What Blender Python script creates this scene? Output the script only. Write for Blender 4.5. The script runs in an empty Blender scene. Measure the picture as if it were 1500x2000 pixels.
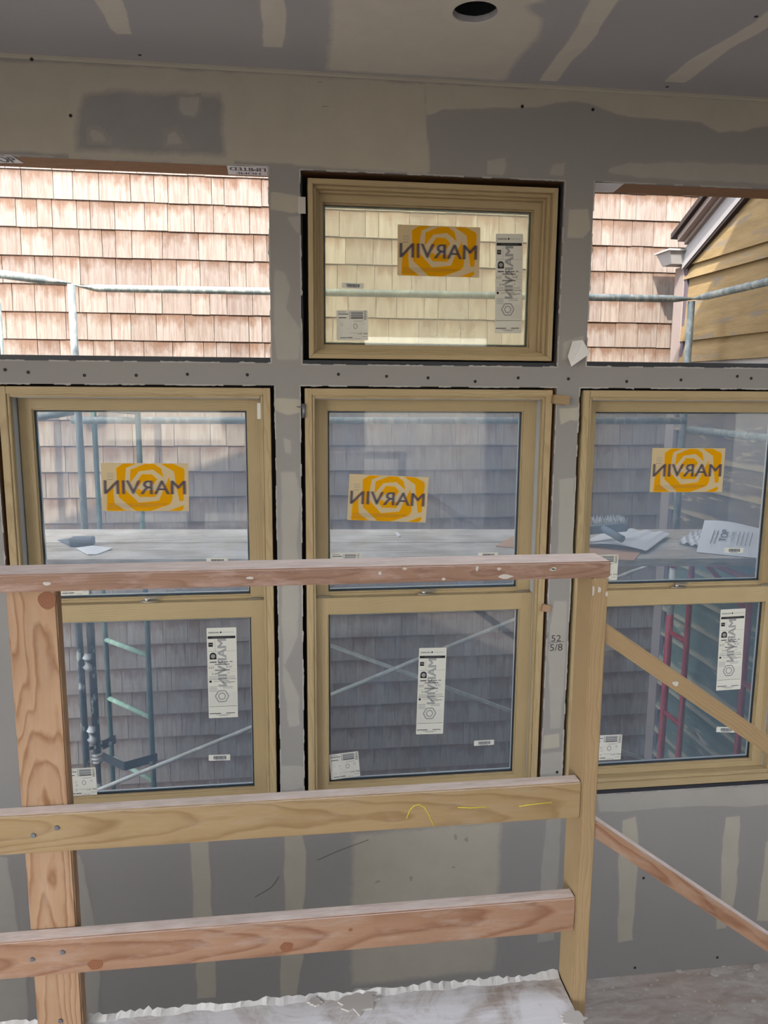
import bpy, bmesh, math, random
from mathutils import Vector, Matrix, Euler
random.seed(7)
R = random.Random(11)
scene = bpy.context.scene
C = scene.collection

# ------------------------------------------------------------------ camera
F_PX, PITCH, YAW, ROLL = 1500.0, 0.15927, 0.12746, 0.00698
CAM = Vector((0.0, -3.0, 1.45))
_cp, _sp, _cy, _sy = math.cos(PITCH), math.sin(PITCH), math.cos(YAW), math.sin(YAW)
FW = Vector((_sy * _cp, _cy * _cp, -_sp))
_rt = Vector((_cy, -_sy, 0)); _up = _rt.cross(FW)
RT = _rt * math.cos(ROLL) + _up * math.sin(ROLL)
UP = _up * math.cos(ROLL) - _rt * math.sin(ROLL)
cd = bpy.data.cameras.new('camera'); cam = bpy.data.objects.new('camera', cd); C.objects.link(cam)
cd.sensor_fit = 'VERTICAL'; cd.sensor_height = 36.0; cd.lens = 36.0 * F_PX / 2000.0
cd.clip_start = 0.05; cd.clip_end = 200
cam.matrix_world = Matrix(((RT.x, UP.x, -FW.x, CAM.x), (RT.y, UP.y, -FW.y, CAM.y), (RT.z, UP.z, -FW.z, CAM.z), (0, 0, 0, 1)))
scene.camera = cam

# ------------------------------------------------------------------ sky, sun, exposure
SUN_TO = Vector((-0.30, -0.60, 0.74)).normalized()
world = bpy.data.worlds.new('world'); scene.world = world; world.use_nodes = True
wn = world.node_tree; wn.nodes.clear()
wo = wn.nodes.new('ShaderNodeOutputWorld'); bg = wn.nodes.new('ShaderNodeBackground'); sk = wn.nodes.new('ShaderNodeTexSky')
sk.sky_type = 'NISHITA'; sk.sun_disc = False
sk.sun_elevation = math.asin(SUN_TO.z); sk.sun_rotation = math.atan2(SUN_TO.x, SUN_TO.y)
sk.air_density = 1.0; sk.dust_density = 2.0; sk.ozone_density = 1.0
bg.inputs['Strength'].default_value = 0.42
bw = wn.nodes.new('ShaderNodeRGBToBW'); wmx = wn.nodes.new('ShaderNodeMix'); wmx.data_type = 'RGBA'; wmx.inputs[0].default_value = 0.55
wn.links.new(sk.outputs[0], bw.inputs[0]); wn.links.new(sk.outputs[0], wmx.inputs[6]); wn.links.new(bw.outputs[0], wmx.inputs[7]); wn.links.new(wmx.outputs[2], bg.inputs[0]); wn.links.new(bg.outputs[0], wo.inputs[0])
sd = bpy.data.lights.new('sun', 'SUN'); sun = bpy.data.objects.new('sun', sd); C.objects.link(sun)
sd.energy = 2.75; sd.angle = 0.012; sd.color = (1.0, 0.93, 0.83)
sun.rotation_euler = SUN_TO.to_track_quat('Z', 'Y').to_euler()
sun.location = SUN_TO * 20
scene.view_settings.view_transform = 'Standard'; scene.view_settings.look = 'None'
scene.view_settings.gamma = 1.0; scene.view_settings.use_curve_mapping = False
scene.view_settings.exposure = 1.8

# ------------------------------------------------------------------ helpers
def ray(px, py): return FW + RT * ((px - 750) / F_PX) - UP * ((py - 1000) / F_PX)
def at(px, py, Y): q = ray(px, py); return CAM + q * ((Y - CAM.y) / q.y)
def atX(px, py, X): q = ray(px, py); return CAM + q * ((X - CAM.x) / q.x)
def atZ(px, py, Z): q = ray(px, py); return CAM + q * ((Z - CAM.z) / q.z)
def lin(c): c = c / 255.0; return c / 12.92 if c <= 0.04045 else ((c + 0.055) / 1.055) ** 2.4
def rgb(r, g, b): return (lin(r), lin(g), lin(b), 1.0)

WM = {}          # world matrices by object name
def link(name, data, W=None, parent=None, mats=None):
    W = W if W is not None else Matrix.Identity(4)
    o = bpy.data.objects.new(name, data); C.objects.link(o)
    if mats and len(data.materials) == 0:
        for m in mats: data.materials.append(m)
    if parent is not None:
        o.parent = parent; o.matrix_basis = WM[parent.name].inverted() @ W
    else:
        o.matrix_basis = W
    WM[o.name] = W.copy()
    return o
def tag(o, label=None, cat=None, group=None, kind=None):
    if label: o['label'] = label
    if cat: o['category'] = cat
    if group: o['group'] = group
    if kind: o['kind'] = kind
    return o
def thing(name, loc, label, cat, group=None, kind=None):
    return tag(link(name, None, Matrix.Translation(Vector(loc))), label, cat, group, kind)

class MB:
    """collects faces in world coordinates and links them as one mesh"""
    def __init__(s): s.v = []; s.f = []; s.m = []; s.sm = []
    def quad(s, pts, m=0, smooth=False):
        b = len(s.v); s.v += [Vector(p) for p in pts]; s.f.append(list(range(b, b + len(pts)))); s.m.append(m); s.sm.append(smooth)
    def box(s, x0, x1, y0, y1, z0, z1, m=0):
        s.hexa([(x0, y0, z0), (x1, y0, z0), (x1, y1, z0), (x0, y1, z0), (x0, y0, z1), (x1, y0, z1), (x1, y1, z1), (x0, y1, z1)], m)
    def hexa(s, p, m=0):
        b = len(s.v); s.v += [Vector(q) for q in p]
        for f in ((0, 3, 2, 1), (4, 5, 6, 7), (0, 1, 5, 4), (1, 2, 6, 5), (2, 3, 7, 6), (3, 0, 4, 7)):
            s.f.append([b + i for i in f]); s.m.append(m); s.sm.append(False)
    def prism(s, poly, d, m=0):
        """poly: list of points (one plane), extruded by vector d"""
        d = Vector(d); b = len(s.v); n = len(poly); s.v += [Vector(p) for p in poly] + [Vector(p) + d for p in poly]
        s.f.append([b + i for i in range(n)][::-1]); s.f.append([b + n + i for i in range(n)]); s.m += [m, m]; s.sm += [False, False]
        for i in range(n):
            j = (i + 1) % n; s.f.append([b + i, b + j, b + n + j, b + n + i]); s.m.append(m); s.sm.append(False)
    def tube(s, p0, p1, r0, r1=None, n=12, m=0, caps=True):
        s.path([p0, p1], [r0, r0 if r1 is None else r1], n, m, caps)
    def path(s, pts, rs, n=12, m=0, caps=True, flat=None):
        pts = [Vector(p) for p in pts]; b = len(s.v)
        for i, p in enumerate(pts):
            t = (pts[min(i + 1, len(pts) - 1)] - pts[max(i - 1, 0)]).normalized()
            a = t.cross(Vector((0, 0, 1)))
            if a.length < 1e-3: a = t.cross(Vector((0, 1, 0)))
            a.normalize(); c = a.cross(t)
            k = flat[i] if flat else 1.0
            for j in range(n):
                th = 2 * math.pi * j / n
                s.v.append(p + a * (rs[i] * math.cos(th) * (1 + (1 - k) * 0.5)) + c * (rs[i] * math.sin(th) * k))
        for i in range(len(pts) - 1):
            for j in range(n):
                k = (j + 1) % n
                s.f.append([b + i * n + j, b + i * n + k, b + (i + 1) * n + k, b + (i + 1) * n + j]); s.m.append(m); s.sm.append(True)
        if caps:
            s.f.append([b + j for j in range(n)][::-1]); s.f.append([b + (len(pts) - 1) * n + j for j in range(n)]); s.m += [m, m]; s.sm += [False, False]
    def build(s, name, mats, parent=None, origin=None, bevel=0):
        if not isinstance(mats, (list, tuple)): mats = [mats]
        if origin is None:
            lo = [min(v[i] for v in s.v) for i in range(3)]; hi = [max(v[i] for v in s.v) for i in range(3)]
            origin = Vector([(a + b) / 2 for a, b in zip(lo, hi)])
        origin = Vector(origin)
        me = bpy.data.meshes.new(name)
        me.from_pydata([v - origin for v in s.v], [], s.f)
        me.polygons.foreach_set('material_index', s.m); me.polygons.foreach_set('use_smooth', s.sm)
        bm = bmesh.new(); bm.from_mesh(me)
        bmesh.ops.recalc_face_normals(bm, faces=bm.faces)
        if bevel:
            bmesh.ops.remove_doubles(bm, verts=bm.verts, dist=1e-5)
            bmesh.ops.bevel(bm, geom=bm.edges, offset=bevel, segments=1, affect='EDGES', clamp_overlap=True)
        bm.to_mesh(me); bm.free(); me.update()
        return link(name, me, Matrix.Translation(origin), parent, mats)

def board(name, p0, p1, h, d, mat, parent=None, up=(0, 0, 1), bevel=0.002, seg=1, wob=0.0):
    """timber from p0 to p1 (axis at the centre of its section); local X runs along the grain, h along up, d across"""
    p0, p1 = Vector(p0), Vector(p1); L = (p1 - p0).length; X = (p1 - p0).normalized()
    Y = Vector(up).cross(X).normalized(); Z = X.cross(Y)
    me = bpy.data.meshes.new(name); bm = bmesh.new()
    bmesh.ops.create_cube(bm, size=1.0)
    bmesh.ops.scale(bm, vec=(L, d, h), verts=bm.verts)
    if bevel: bmesh.ops.bevel(bm, geom=bm.edges, offset=bevel, segments=2, affect='EDGES', clamp_overlap=True)
    bm.to_mesh(me); bm.free()
    M = Matrix(((X.x, Y.x, Z.x, 0), (X.y, Y.y, Z.y, 0), (X.z, Y.z, Z.z, 0), (0, 0, 0, 1))); M.translation = (p0 + p1) / 2
    return link(name, me, M, parent, [mat])

# ------------------------------------------------------------------ materials
class NT:
    def __init__(s, name):
        s.mat = bpy.data.materials.new(name); s.mat.use_nodes = True; s.t = s.mat.node_tree; s.t.nodes.clear()
        s.out = s.n('ShaderNodeOutputMaterial')
    def n(s, ty, **kw):
        nd = s.t.nodes.new(ty)
        for k, v in kw.items(): setattr(nd, k, v)
        return nd
    def l(s, a, b): s.t.links.new(a, b)
    def val(s, sock, v):
        if hasattr(v, 'is_output') or isinstance(v, bpy.types.NodeSocket): s.l(v, sock)
        else: sock.default_value = v
    def coord(s, kind='Object', scale=(1, 1, 1), rot=(0, 0, 0), loc=(0, 0, 0)):
        if kind == 'World': o = s.n('ShaderNodeNewGeometry').outputs['Position']
        else: o = s.n('ShaderNodeTexCoord').outputs[kind]
        mp = s.n('ShaderNodeMapping'); s.l(o, mp.inputs[0])
        mp.inputs['Location'].default_value = loc; mp.inputs['Rotation'].default_value = rot; mp.inputs['Scale'].default_value = scale
        return mp.outputs[0]
    def noise(s, vec, scale=5, detail=4, rough=0.55, dist=0.0, out='Fac'):
        nd = s.n('ShaderNodeTexNoise'); s.l(vec, nd.inputs['Vector'])
        nd.inputs['Scale'].default_value = scale; nd.inputs['Detail'].default_value = detail
        nd.inputs['Roughness'].default_value = rough; nd.inputs['Distortion'].default_value = dist
        return nd.outputs[out]
    def ramp(s, fac, stops, interp='LINEAR'):
        nd = s.n('ShaderNodeValToRGB'); nd.color_ramp.interpolation = interp
        cr = nd.color_ramp
        while len(cr.elements) < len(stops): cr.elements.new(0.5)
        for e, (p, c) in zip(cr.elements, stops):
            e.position = p; e.color = c if isinstance(c, tuple) else (c, c, c, 1)
        s.l(fac, nd.inputs[0]); return nd.outputs[0]
    def math(s, op, a, b=0.0, c=None):
        nd = s.n('ShaderNodeMath', operation=op); s.val(nd.inputs[0], a); s.val(nd.inputs[1], b)
        if c is not None: s.val(nd.inputs[2], c)
        return nd.outputs[0]
    def mix(s, fac, a, b, mode='MIX'):
        nd = s.n('ShaderNodeMix', data_type='RGBA', blend_type=mode)
        s.val(nd.inputs[0], fac); s.val(nd.inputs[6], a); s.val(nd.inputs[7], b); return nd.outputs[2]
    def bump(s, h, strength=0.2, dist=0.002):
        nd = s.n('ShaderNodeBump'); nd.inputs['Strength'].default_value = strength; nd.inputs['Distance'].default_value = dist
        s.l(h, nd.inputs['Height']); return nd.outputs[0]
    def pbr(s, col, rough=0.7, metal=0.0, normal=None, spec=0.3, trans=None):
        b = s.n('ShaderNodeBsdfPrincipled'); s.val(b.inputs['Base Color'], col); s.val(b.inputs['Roughness'], rough)
        b.inputs['Metallic'].default_value = metal; b.inputs['Specular IOR Level'].default_value = spec
        if normal is not None: s.l(normal, b.inputs['Normal'])
        s.l(b.outputs[0], s.out.inputs[0]); return s.mat

def plain(name, col, rough=0.6, metal=0.0, spec=0.3, var=0.0, vs=8):
    t = NT(name)
    if var:
        f = t.noise(t.coord(), vs, 4)
        c = t.mix(f, tuple(x * (1 - var) for x in col[:3]) + (1,), tuple(min(1, x * (1 + var)) for x in col[:3]) + (1,))
        return t.pbr(c, rough, metal, None, spec)
    return t.pbr(col, rough, metal, None, spec)

def wood(name, early, late, period=0.006, pith=(0.0, 0.06, 0.05), tilt=(0, 0.05, 0.06), contrast=0.8, rough=0.65, axis='X', dirt=None, dirt_amt=0.0, dist=3.0, lowdist=0.012, spec=0.25, dust_light=0.0, k=0.54):
    t = NT(name)
    early = tuple(x * k for x in early[:3]) + (1,); late = tuple(x * k for x in late[:3]) + (1,)
    oi = t.n('ShaderNodeObjectInfo')
    # orient: put the grain on X
    rot = {'X': (0, 0, 0), 'Z': (0, math.pi / 2, 0), 'Y': (0, 0, math.pi / 2)}[axis]
    c0 = t.coord('Object', rot=rot)
    add = t.n('ShaderNodeVectorMath', operation='ADD'); t.l(c0, add.inputs[0])
    cmb = t.n('ShaderNodeCombineXYZ'); t.l(t.math('MULTIPLY', oi.outputs['Random'], 7.0), cmb.inputs[0])
    t.l(t.math('MULTIPLY', oi.outputs['Random'], 0.03), cmb.inputs[1]); cmb.inputs[2].default_value = 0
    t.l(cmb.outputs[0], add.inputs[1])
    # low frequency meander of the log
    mp = t.n('ShaderNodeMapping'); t.l(add.outputs[0], mp.inputs[0]); mp.inputs['Scale'].default_value = (2.2, 9, 9)
    nz = t.noise(mp.outputs[0], 1.0, 3, 0.5, out='Color')
    sub = t.n('ShaderNodeVectorMath', operation='SUBTRACT'); t.l(nz, sub.inputs[0]); sub.inputs[1].default_value = (0.5, 0.5, 0.5)
    sc = t.n('ShaderNodeVectorMath', operation='SCALE'); t.l(sub.outputs[0], sc.inputs[0]); sc.inputs['Scale'].default_value = lowdist * 4
    a2 = t.n('ShaderNodeVectorMath', operation='ADD'); t.l(c0, a2.inputs[0]); t.l(sc.outputs[0], a2.inputs[1])
    m2 = t.n('ShaderNodeMapping'); t.l(a2.outputs[0], m2.inputs[0]); m2.inputs['Location'].default_value = pith; m2.inputs['Rotation'].default_value = tilt
    w = t.n('ShaderNodeTexWave', wave_type='RINGS', rings_direction='X', wave_profile='SAW')
    t.l(m2.outputs[0], w.inputs['Vector']); w.inputs['Scale'].default_value = 0.314 / period
    w.inputs['Distortion'].default_value = dist * 0.25; w.inputs['Detail'].default_value = 2; w.inputs['Detail Scale'].default_value = 0.6
    g = t.ramp(w.outputs['Fac'], [(0.0, 0.0), (0.55, 0.25), (0.85, 1.0), (1.0, 0.1)])
    m3 = t.n('ShaderNodeMapping'); t.l(add.outputs[0], m3.inputs[0]); m3.inputs['Scale'].default_value = (6, 260, 260)
    fib = t.noise(m3.outputs[0], 1.0, 3, 0.6)
    col = t.mix(t.math('MULTIPLY', g, contrast), early, late)
    dk = tuple(x * 0.72 for x in early[:3]) + (1,)
    col = t.mix(t.math('MULTIPLY', t.ramp(fib, [(0.35, 0.0), (0.75, 1.0)]), 0.35), col, dk)
    blot = t.noise(c0, 6.0, 4, 0.6)
    col = t.mix(t.math('MULTIPLY', t.ramp(blot, [(0.4, 0.0), (0.8, 1.0)]), 0.25), col, tuple(min(1, x * 1.25) for x in early[:3]) + (1,))
    if dirt is not None:
        dn = t.noise(t.coord('Object', scale=(3, 14, 14), loc=(3.1, 1.7, 0)), 3.0, 7, 0.68)
        col = t.mix(t.math('MULTIPLY', t.ramp(dn, [(0.5, 0.0), (0.66, 1.0)]), dirt_amt), col, dirt)
    if dust_light:  # pale dust on upward faces, brightened to imitate light from above
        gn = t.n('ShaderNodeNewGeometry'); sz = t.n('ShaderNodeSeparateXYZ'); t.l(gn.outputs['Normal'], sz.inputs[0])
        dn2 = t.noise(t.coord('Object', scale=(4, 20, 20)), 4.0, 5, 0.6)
        fd_ = t.math('MULTIPLY', t.ramp(sz.outputs[2], [(0.6, 0.0), (0.8, 1.0)]), t.math('MULTIPLY', t.ramp(dn2, [(0.25, 0.55), (0.7, 1.0)]), dust_light))
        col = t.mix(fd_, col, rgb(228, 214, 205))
    return t.pbr(col, rough, 0, t.bump(t.math('ADD', fib, g), 0.12, 0.001), spec)

WHITE_DUST = rgb(176, 166, 158)
M = {}
M['stud_x'] = wood('framing_fir_reddish', rgb(190, 148, 118), rgb(138, 84, 52), 0.014, (0, 0.075, 0.01), (0, 0.02, 0.06), 0.75, dirt=WHITE_DUST, dirt_amt=0.22, dust_light=0.9)
M['stud_y'] = wood('framing_fir_yellow', rgb(190, 160, 116), rgb(146, 110, 66), 0.012, (0, 0.07, -0.015), (0, -0.03, 0.05), 0.7, dirt=WHITE_DUST, dirt_amt=0.10, dust_light=0.9)
M['stud_top'] = wood('framing_fir_dusty', rgb(178, 140, 118), rgb(132, 92, 70), 0.006, (0, 0.05, 0.03), (0, 0.03, 0.03), 0.55, dirt=rgb(190, 170, 162), dirt_amt=0.30, dust_light=0.9)
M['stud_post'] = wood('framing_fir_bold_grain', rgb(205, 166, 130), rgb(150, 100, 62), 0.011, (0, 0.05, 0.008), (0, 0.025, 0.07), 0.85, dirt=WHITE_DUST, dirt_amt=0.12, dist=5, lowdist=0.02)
M['stud_clear'] = wood('framing_fir_clear', rgb(196, 166, 124), rgb(166, 132, 88), 0.004, (0, 0.2, 0.15), (0, 0.01, 0.01), 0.55, dust_light=0.9)
M['pine_x'] = wood('window_pine_x', rgb(188, 166, 126), rgb(158, 132, 92), 0.007, (0, 0.1, 0.05), (0, 0.02, 0.03), 0.6, rough=0.5, k=0.75)
M['pine_z'] = wood('window_pine_z', rgb(188, 166, 126), rgb(158, 132, 92), 0.007, (0, 0.1, 0.05), (0, 0.02, 0.03), 0.6, rough=0.5, k=0.75, axis='Z')
M['header'] = wood('header_lumber', rgb(186, 140, 100), rgb(150, 104, 68), 0.005, (0, 0.1, 0.1), (0, 0.02, 0.02), 0.5)

def drywall(name, mud=False, base=rgb(136, 132, 128), mudc=rgb(162, 155, 141)):
    t = NT(name)
    w = t.coord('World')
    big = t.noise(w, 1.3, 3); fine = t.noise(w, 45, 5, 0.6)
    paper = t.mix(big, tuple(x * 0.94 for x in base[:3]) + (1,), tuple(x * 1.06 for x in base[:3]) + (1,))
    paper = t.mix(t.math('MULTIPLY', t.ramp(fine, [(0.45, 0.0), (0.8, 1.0)]), 0.12), paper, tuple(x * 1.2 for x in base[:3]) + (1,))
    if not mud: return t.pbr(paper, 0.85, 0, t.bump(fine, 0.05, 0.001), 0.15)
    at_ = t.n('ShaderNodeAttribute'); at_.attribute_name = 'fade'
    mott = t.noise(w, 9, 6, 0.65); edge = t.noise(w, 28, 4, 0.6)
    mc = t.mix(mott, tuple(x * 0.88 for x in mudc[:3]) + (1,), tuple(x * 1.1 for x in mudc[:3]) + (1,))
    f = t.math('ADD', at_.outputs['Fac'], t.math('MULTIPLY', t.math('SUBTRACT', edge, 0.5), 0.5))
    f = t.ramp(f, [(0.32, 0.0), (0.8, 1.0)])
    return t.pbr(t.mix(f, paper, mc), 0.8, 0, t.bump(mott, 0.08, 0.002), 0.2)
M['paper'] = drywall('drywall_paper')
M['ceil_paper'] = drywall('ceiling_paper', base=rgb(162, 160, 160))
M['ceil_mud'] = drywall('ceiling_compound', True, base=rgb(162, 160, 160), mudc=rgb(196, 190, 178))
M['mud'] = drywall('joint_compound', True)
M['mud_light'] = drywall('joint_compound_thin', True, mudc=rgb(153, 148, 140))
M['mud_dark'] = drywall('bare_paper_patch', True, base=rgb(162, 155, 141), mudc=rgb(132, 129, 126))
M['black'] = plain('black_screw', (0.012, 0.012, 0.013, 1), 0.6)
M['membrane'] = plain('black_flashing_membrane', rgb(44, 45, 50), 0.45, var=0.15)
M['wrap'] = plain('white_house_wrap', rgb(226, 228, 232), 0.6)
M['ink'] = plain('grey_print', rgb(96, 100, 108), 0.7)
M['inkdark'] = plain('black_print', rgb(22, 22, 24), 0.7)
M['inkmid'] = plain('faint_print', rgb(142, 142, 140), 0.7)
M['ghost'] = plain('ghost_print', rgb(146, 146, 144), 0.7)
M['pencil'] = plain('pencil_line', rgb(58, 56, 56), 0.8)
M['chalk'] = plain('yellow_crayon', rgb(205, 190, 50), 0.8)
M['liner'] = plain('grey_jamb_liner', rgb(168, 172, 176), 0.45)
M['spacer'] = plain('dark_glazing_spacer', rgb(40, 42, 44), 0.4)
M['bead'] = plain('white_glazing_bead', rgb(215, 214, 208), 0.5)
M['nickel'] = plain('satin_nickel', rgb(170, 166, 158), 0.32, 1.0)
M['nail'] = plain('steel_nail', rgb(120, 122, 126), 0.45, 0.8)
M['galv'] = None

def paperlike(name, col, tr=0.35):
    t = NT(name)
    d = t.n('ShaderNodeBsdfDiffuse'); d.inputs[0].default_value = col
    r = t.n('ShaderNodeBsdfTranslucent'); r.inputs[0].default_value = col
    mx = t.n('ShaderNodeMixShader'); mx.inputs[0].default_value = tr
    t.l(d.outputs[0], mx.inputs[1]); t.l(r.outputs[0], mx.inputs[2]); t.l(mx.outputs[0], t.out.inputs[0]); return t.mat
M['cream'] = paperlike('sticker_cream', rgb(215, 196, 158))
M['yellow'] = paperlike('sticker_yellow', rgb(232, 168, 16))
M['label'] = paperlike('label_white', rgb(226, 224, 214))
def ink_film(name, col, a):
    t = NT(name); d = t.n('ShaderNodeBsdfDiffuse'); d.inputs[0].default_value = col; tr = t.n('ShaderNodeBsdfTransparent'); mx = t.n('ShaderNodeMixShader'); mx.inputs[0].default_value = a
    t.l(tr.outputs[0], mx.inputs[1]); t.l(d.outputs[0], mx.inputs[2]); t.l(mx.outputs[0], t.out.inputs[0]); return t.mat
M['letter'] = ink_film('sticker_letter_grey', rgb(84, 80, 96), 0.4)

def glass(name, tint, haze, hazecol, gl=1.0):
    t = NT(name)
    tr = t.n('ShaderNodeBsdfTransparent'); tr.inputs[0].default_value = tint
    gs = t.n('ShaderNodeBsdfGlossy'); gs.inputs['Roughness'].default_value = 0.02; gs.inputs[0].default_value = (1, 1, 1, 1)
    fr = t.n('ShaderNodeFresnel'); fr.inputs[0].default_value = 1.45
    m1 = t.n('ShaderNodeMixShader'); t.l(t.math('MULTIPLY', fr.outputs[0], gl), m1.inputs[0]); t.l(tr.outputs[0], m1.inputs[1]); t.l(gs.outputs[0], m1.inputs[2])
    ts = t.n('ShaderNodeBsdfTranslucent'); ts.inputs[0].default_value = hazecol
    df = t.n('ShaderNodeBsdfDiffuse'); df.inputs[0].default_value = hazecol
    m0 = t.n('ShaderNodeMixShader'); m0.inputs[0].default_value = 0.25; t.l(ts.outputs[0], m0.inputs[1]); t.l(df.outputs[0], m0.inputs[2])
    m2 = t.n('ShaderNodeMixShader')
    sm = t.noise(t.coord('World', scale=(2, 2, 1)), 2.2, 5, 0.6)
    t.l(t.math('MULTIPLY', t.ramp(sm, [(0.3, 0.75), (0.75, 1.25)]), haze), m2.inputs[0])
    t.l(m1.outputs[0], m2.inputs[1]); t.l(m0.outputs[0], m2.inputs[2]); t.l(m2.outputs[0], t.out.inputs[0]); return t.mat
M['glass'] = glass('veiled_window_glass', (0.94, 0.94, 0.89, 1), 0.20, (0.42, 0.62, 0.90, 1))  # bluish veil of light put into the pane colour as haze
M['glass_lo'] = glass('weaker_veiled_window_glass', (0.92, 0.94, 0.94, 1), 0.125, (0.42, 0.62, 0.86, 1))  # same painted veil, weaker where less light reaches the lower sashes
M['glass_aw'] = glass('yellowish_window_glass', (0.90, 0.92, 0.80, 1), 0.24, (0.84, 0.88, 0.78, 1))

def rusty(name, c0, c1, amt=0.5, scale=30, rough=0.5, metal=0.0):
    t = NT(name); n = t.noise(t.coord('World', scale=(1, 1, 0.5)), scale, 6, 0.65)
    return t.pbr(t.mix(t.ramp(n, [(0.52 - 0.12 * amt, 0.0), (0.62, 1.0)]), c0, c1), rough, metal, t.bump(n, 0.1, 0.001), 0.4)
M['galv'] = rusty('galvanised_tube', rgb(122, 134, 134), rgb(168, 172, 164), 0.5, 24)
M['green'] = rusty('green_painted_steel', rgb(36, 62, 56), rgb(62, 92, 80), 0.4, 20)
M['greenlight'] = rusty('pale_green_painted_steel', rgb(142, 178, 152), rgb(180, 204, 182), 0.4, 20)
M['oldpipe'] = rusty('plaster_spattered_steel', rgb(28, 34, 34), rgb(176, 176, 164), -0.3, 14)
M['red'] = rusty('red_painted_steel', rgb(176, 34, 50), rgb(196, 62, 76), 0.4, 16, 0.4)
M['brace'] = rusty('pale_brace_steel', rgb(196, 200, 192), rgb(220, 220, 212), 0.5, 26)
M['sleeve'] = plain('white_sleeve', rgb(210, 210, 208), 0.5, var=0.1)
M['darksteel'] = plain('dark_bracket_steel', rgb(46, 50, 54), 0.5, 0.3, var=0.2)

def deckwood():
    t = NT('weathered_deck_plank')
    n = t.noise(t.coord('World', scale=(1.5, 22, 22)), 3, 6, 0.65); b = t.noise(t.coord('World'), 3.5, 5, 0.6)
    c = t.mix(t.ramp(n, [(0.35, 0.0), (0.7, 1.0)]), rgb(150, 140, 126), rgb(208, 200, 188))
    c = t.mix(t.math('MULTIPLY', t.ramp(b, [(0.45, 0.0), (0.65, 1.0)]), 0.55), c, rgb(224, 220, 214))
    return t.pbr(c, 0.8, 0, t.bump(n, 0.3, 0.003), 0.2)
M['deck'] = deckwood()
M['cardboard'] = plain('cardboard', rgb(192, 152, 118), 0.8, var=0.08)
M['scrap'] = plain('grey_scrap', rgb(96, 104, 112), 0.8)
M['bristle'] = plain('pale_bristle', rgb(214, 218, 220), 0.6)
M['brushgrey'] = plain('grey_brush_body', rgb(112, 124, 136), 0.55)

EXPO = 0.1785; ROW0 = 2.297
def shingle_mat():
    t = NT('weathered_cedar_shingle')
    oi = t.n('ShaderNodeObjectInfo'); ge = t.n('ShaderNodeNewGeometry')
    rnd = t.math('FRACT', t.math('ADD', t.math('MULTIPLY', oi.outputs['Random'], 3.7), ge.outputs['Random Per Island']))
    sx = t.n('ShaderNodeSeparateXYZ'); t.l(ge.outputs['Position'], sx.inputs[0])
    cmb = t.n('ShaderNodeCombineXYZ')
    t.l(t.math('MULTIPLY', sx.outputs[0], 34.0), cmb.inputs[0]); t.l(t.math('MULTIPLY', rnd, 40.0), cmb.inputs[1]); t.l(t.math('MULTIPLY', sx.outputs[2], 2.2), cmb.inputs[2])
    gr = t.noise(cmb.outputs[0], 1.6, 6, 0.68, 0.6)
    cm2 = t.n('ShaderNodeCombineXYZ')
    t.l(t.math('MULTIPLY', sx.outputs[0], 15.0), cm2.inputs[0]); t.l(t.math('MULTIPLY', rnd, 31.0), cm2.inputs[1]); t.l(t.math('MULTIPLY', sx.outputs[2], 7.0), cm2.inputs[2])
    bl = t.noise(cm2.outputs[0], 1.0, 4, 0.6)
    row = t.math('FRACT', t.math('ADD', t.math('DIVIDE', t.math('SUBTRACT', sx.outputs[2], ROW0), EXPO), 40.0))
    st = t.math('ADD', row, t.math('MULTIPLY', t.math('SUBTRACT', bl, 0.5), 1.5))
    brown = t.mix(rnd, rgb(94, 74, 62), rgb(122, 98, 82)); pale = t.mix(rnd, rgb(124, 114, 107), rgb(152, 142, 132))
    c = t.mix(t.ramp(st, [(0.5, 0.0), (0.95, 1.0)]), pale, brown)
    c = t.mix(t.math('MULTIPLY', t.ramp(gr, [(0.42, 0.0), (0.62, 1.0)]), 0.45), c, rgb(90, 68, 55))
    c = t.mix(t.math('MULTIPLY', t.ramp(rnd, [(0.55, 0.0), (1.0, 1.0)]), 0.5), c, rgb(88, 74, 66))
    return t.pbr(c, 0.85, 0, t.bump(gr, 0.5, 0.004), 0.15)
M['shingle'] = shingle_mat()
M['felt'] = plain('dark_building_felt', rgb(52, 46, 44), 0.9)

def siding(name, cols, peel, pc, ps=5.0, edge=None):
    t = NT(name)
    w = t.coord('World', scale=(1, 1.2, 9)); n = t.ramp(t.noise(w, 3.0, 7, 0.68), [(0.3, 0.0), (0.7, 1.0)]); b = t.noise(t.coord('World', scale=(1, 0.7, 3.2)), ps, 7, 0.68, 0.4)
    oi = t.n('ShaderNodeObjectInfo')
    c = t.mix(n, cols[0], cols[1]); c = t.mix(t.math('MULTIPLY', oi.outputs['Random'], 0.35), c, cols[2])
    c = t.mix(t.ramp(b, [(peel, 0.0), (peel + 0.08, 1.0)]), c, pc)
    if edge:   # paint worn to pale wood along the lower lip of each board
        so_ = t.n('ShaderNodeSeparateXYZ'); t.l(t.coord('Object'), so_.inputs[0])
        e_ = t.math('ADD', so_.outputs[2], t.math('MULTIPLY', t.math('SUBTRACT', b, 0.5), 0.10))
        c = t.mix(t.math('MULTIPLY', t.ramp(t.math('ADD', e_, 0.5), [(0.5 - edge, 1.0), (0.5 - edge + 0.02, 0.0)]), 0.8), c, pc)
    return t.pbr(c, 0.85, 0, t.bump(n, 0.35, 0.004), 0.15)
M['sid_yellow'] = siding('ochre_stained_siding', [rgb(132, 112, 78), rgb(164, 142, 102), rgb(128, 114, 92)], 0.55, rgb(132, 122, 108), 4.0)
M['sid_brown'] = siding('weathered_brown_siding', [rgb(88, 80, 74), rgb(132, 116, 100), rgb(74, 70, 68)], 0.56, rgb(176, 158, 126), 4.5, edge=0.085)
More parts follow.
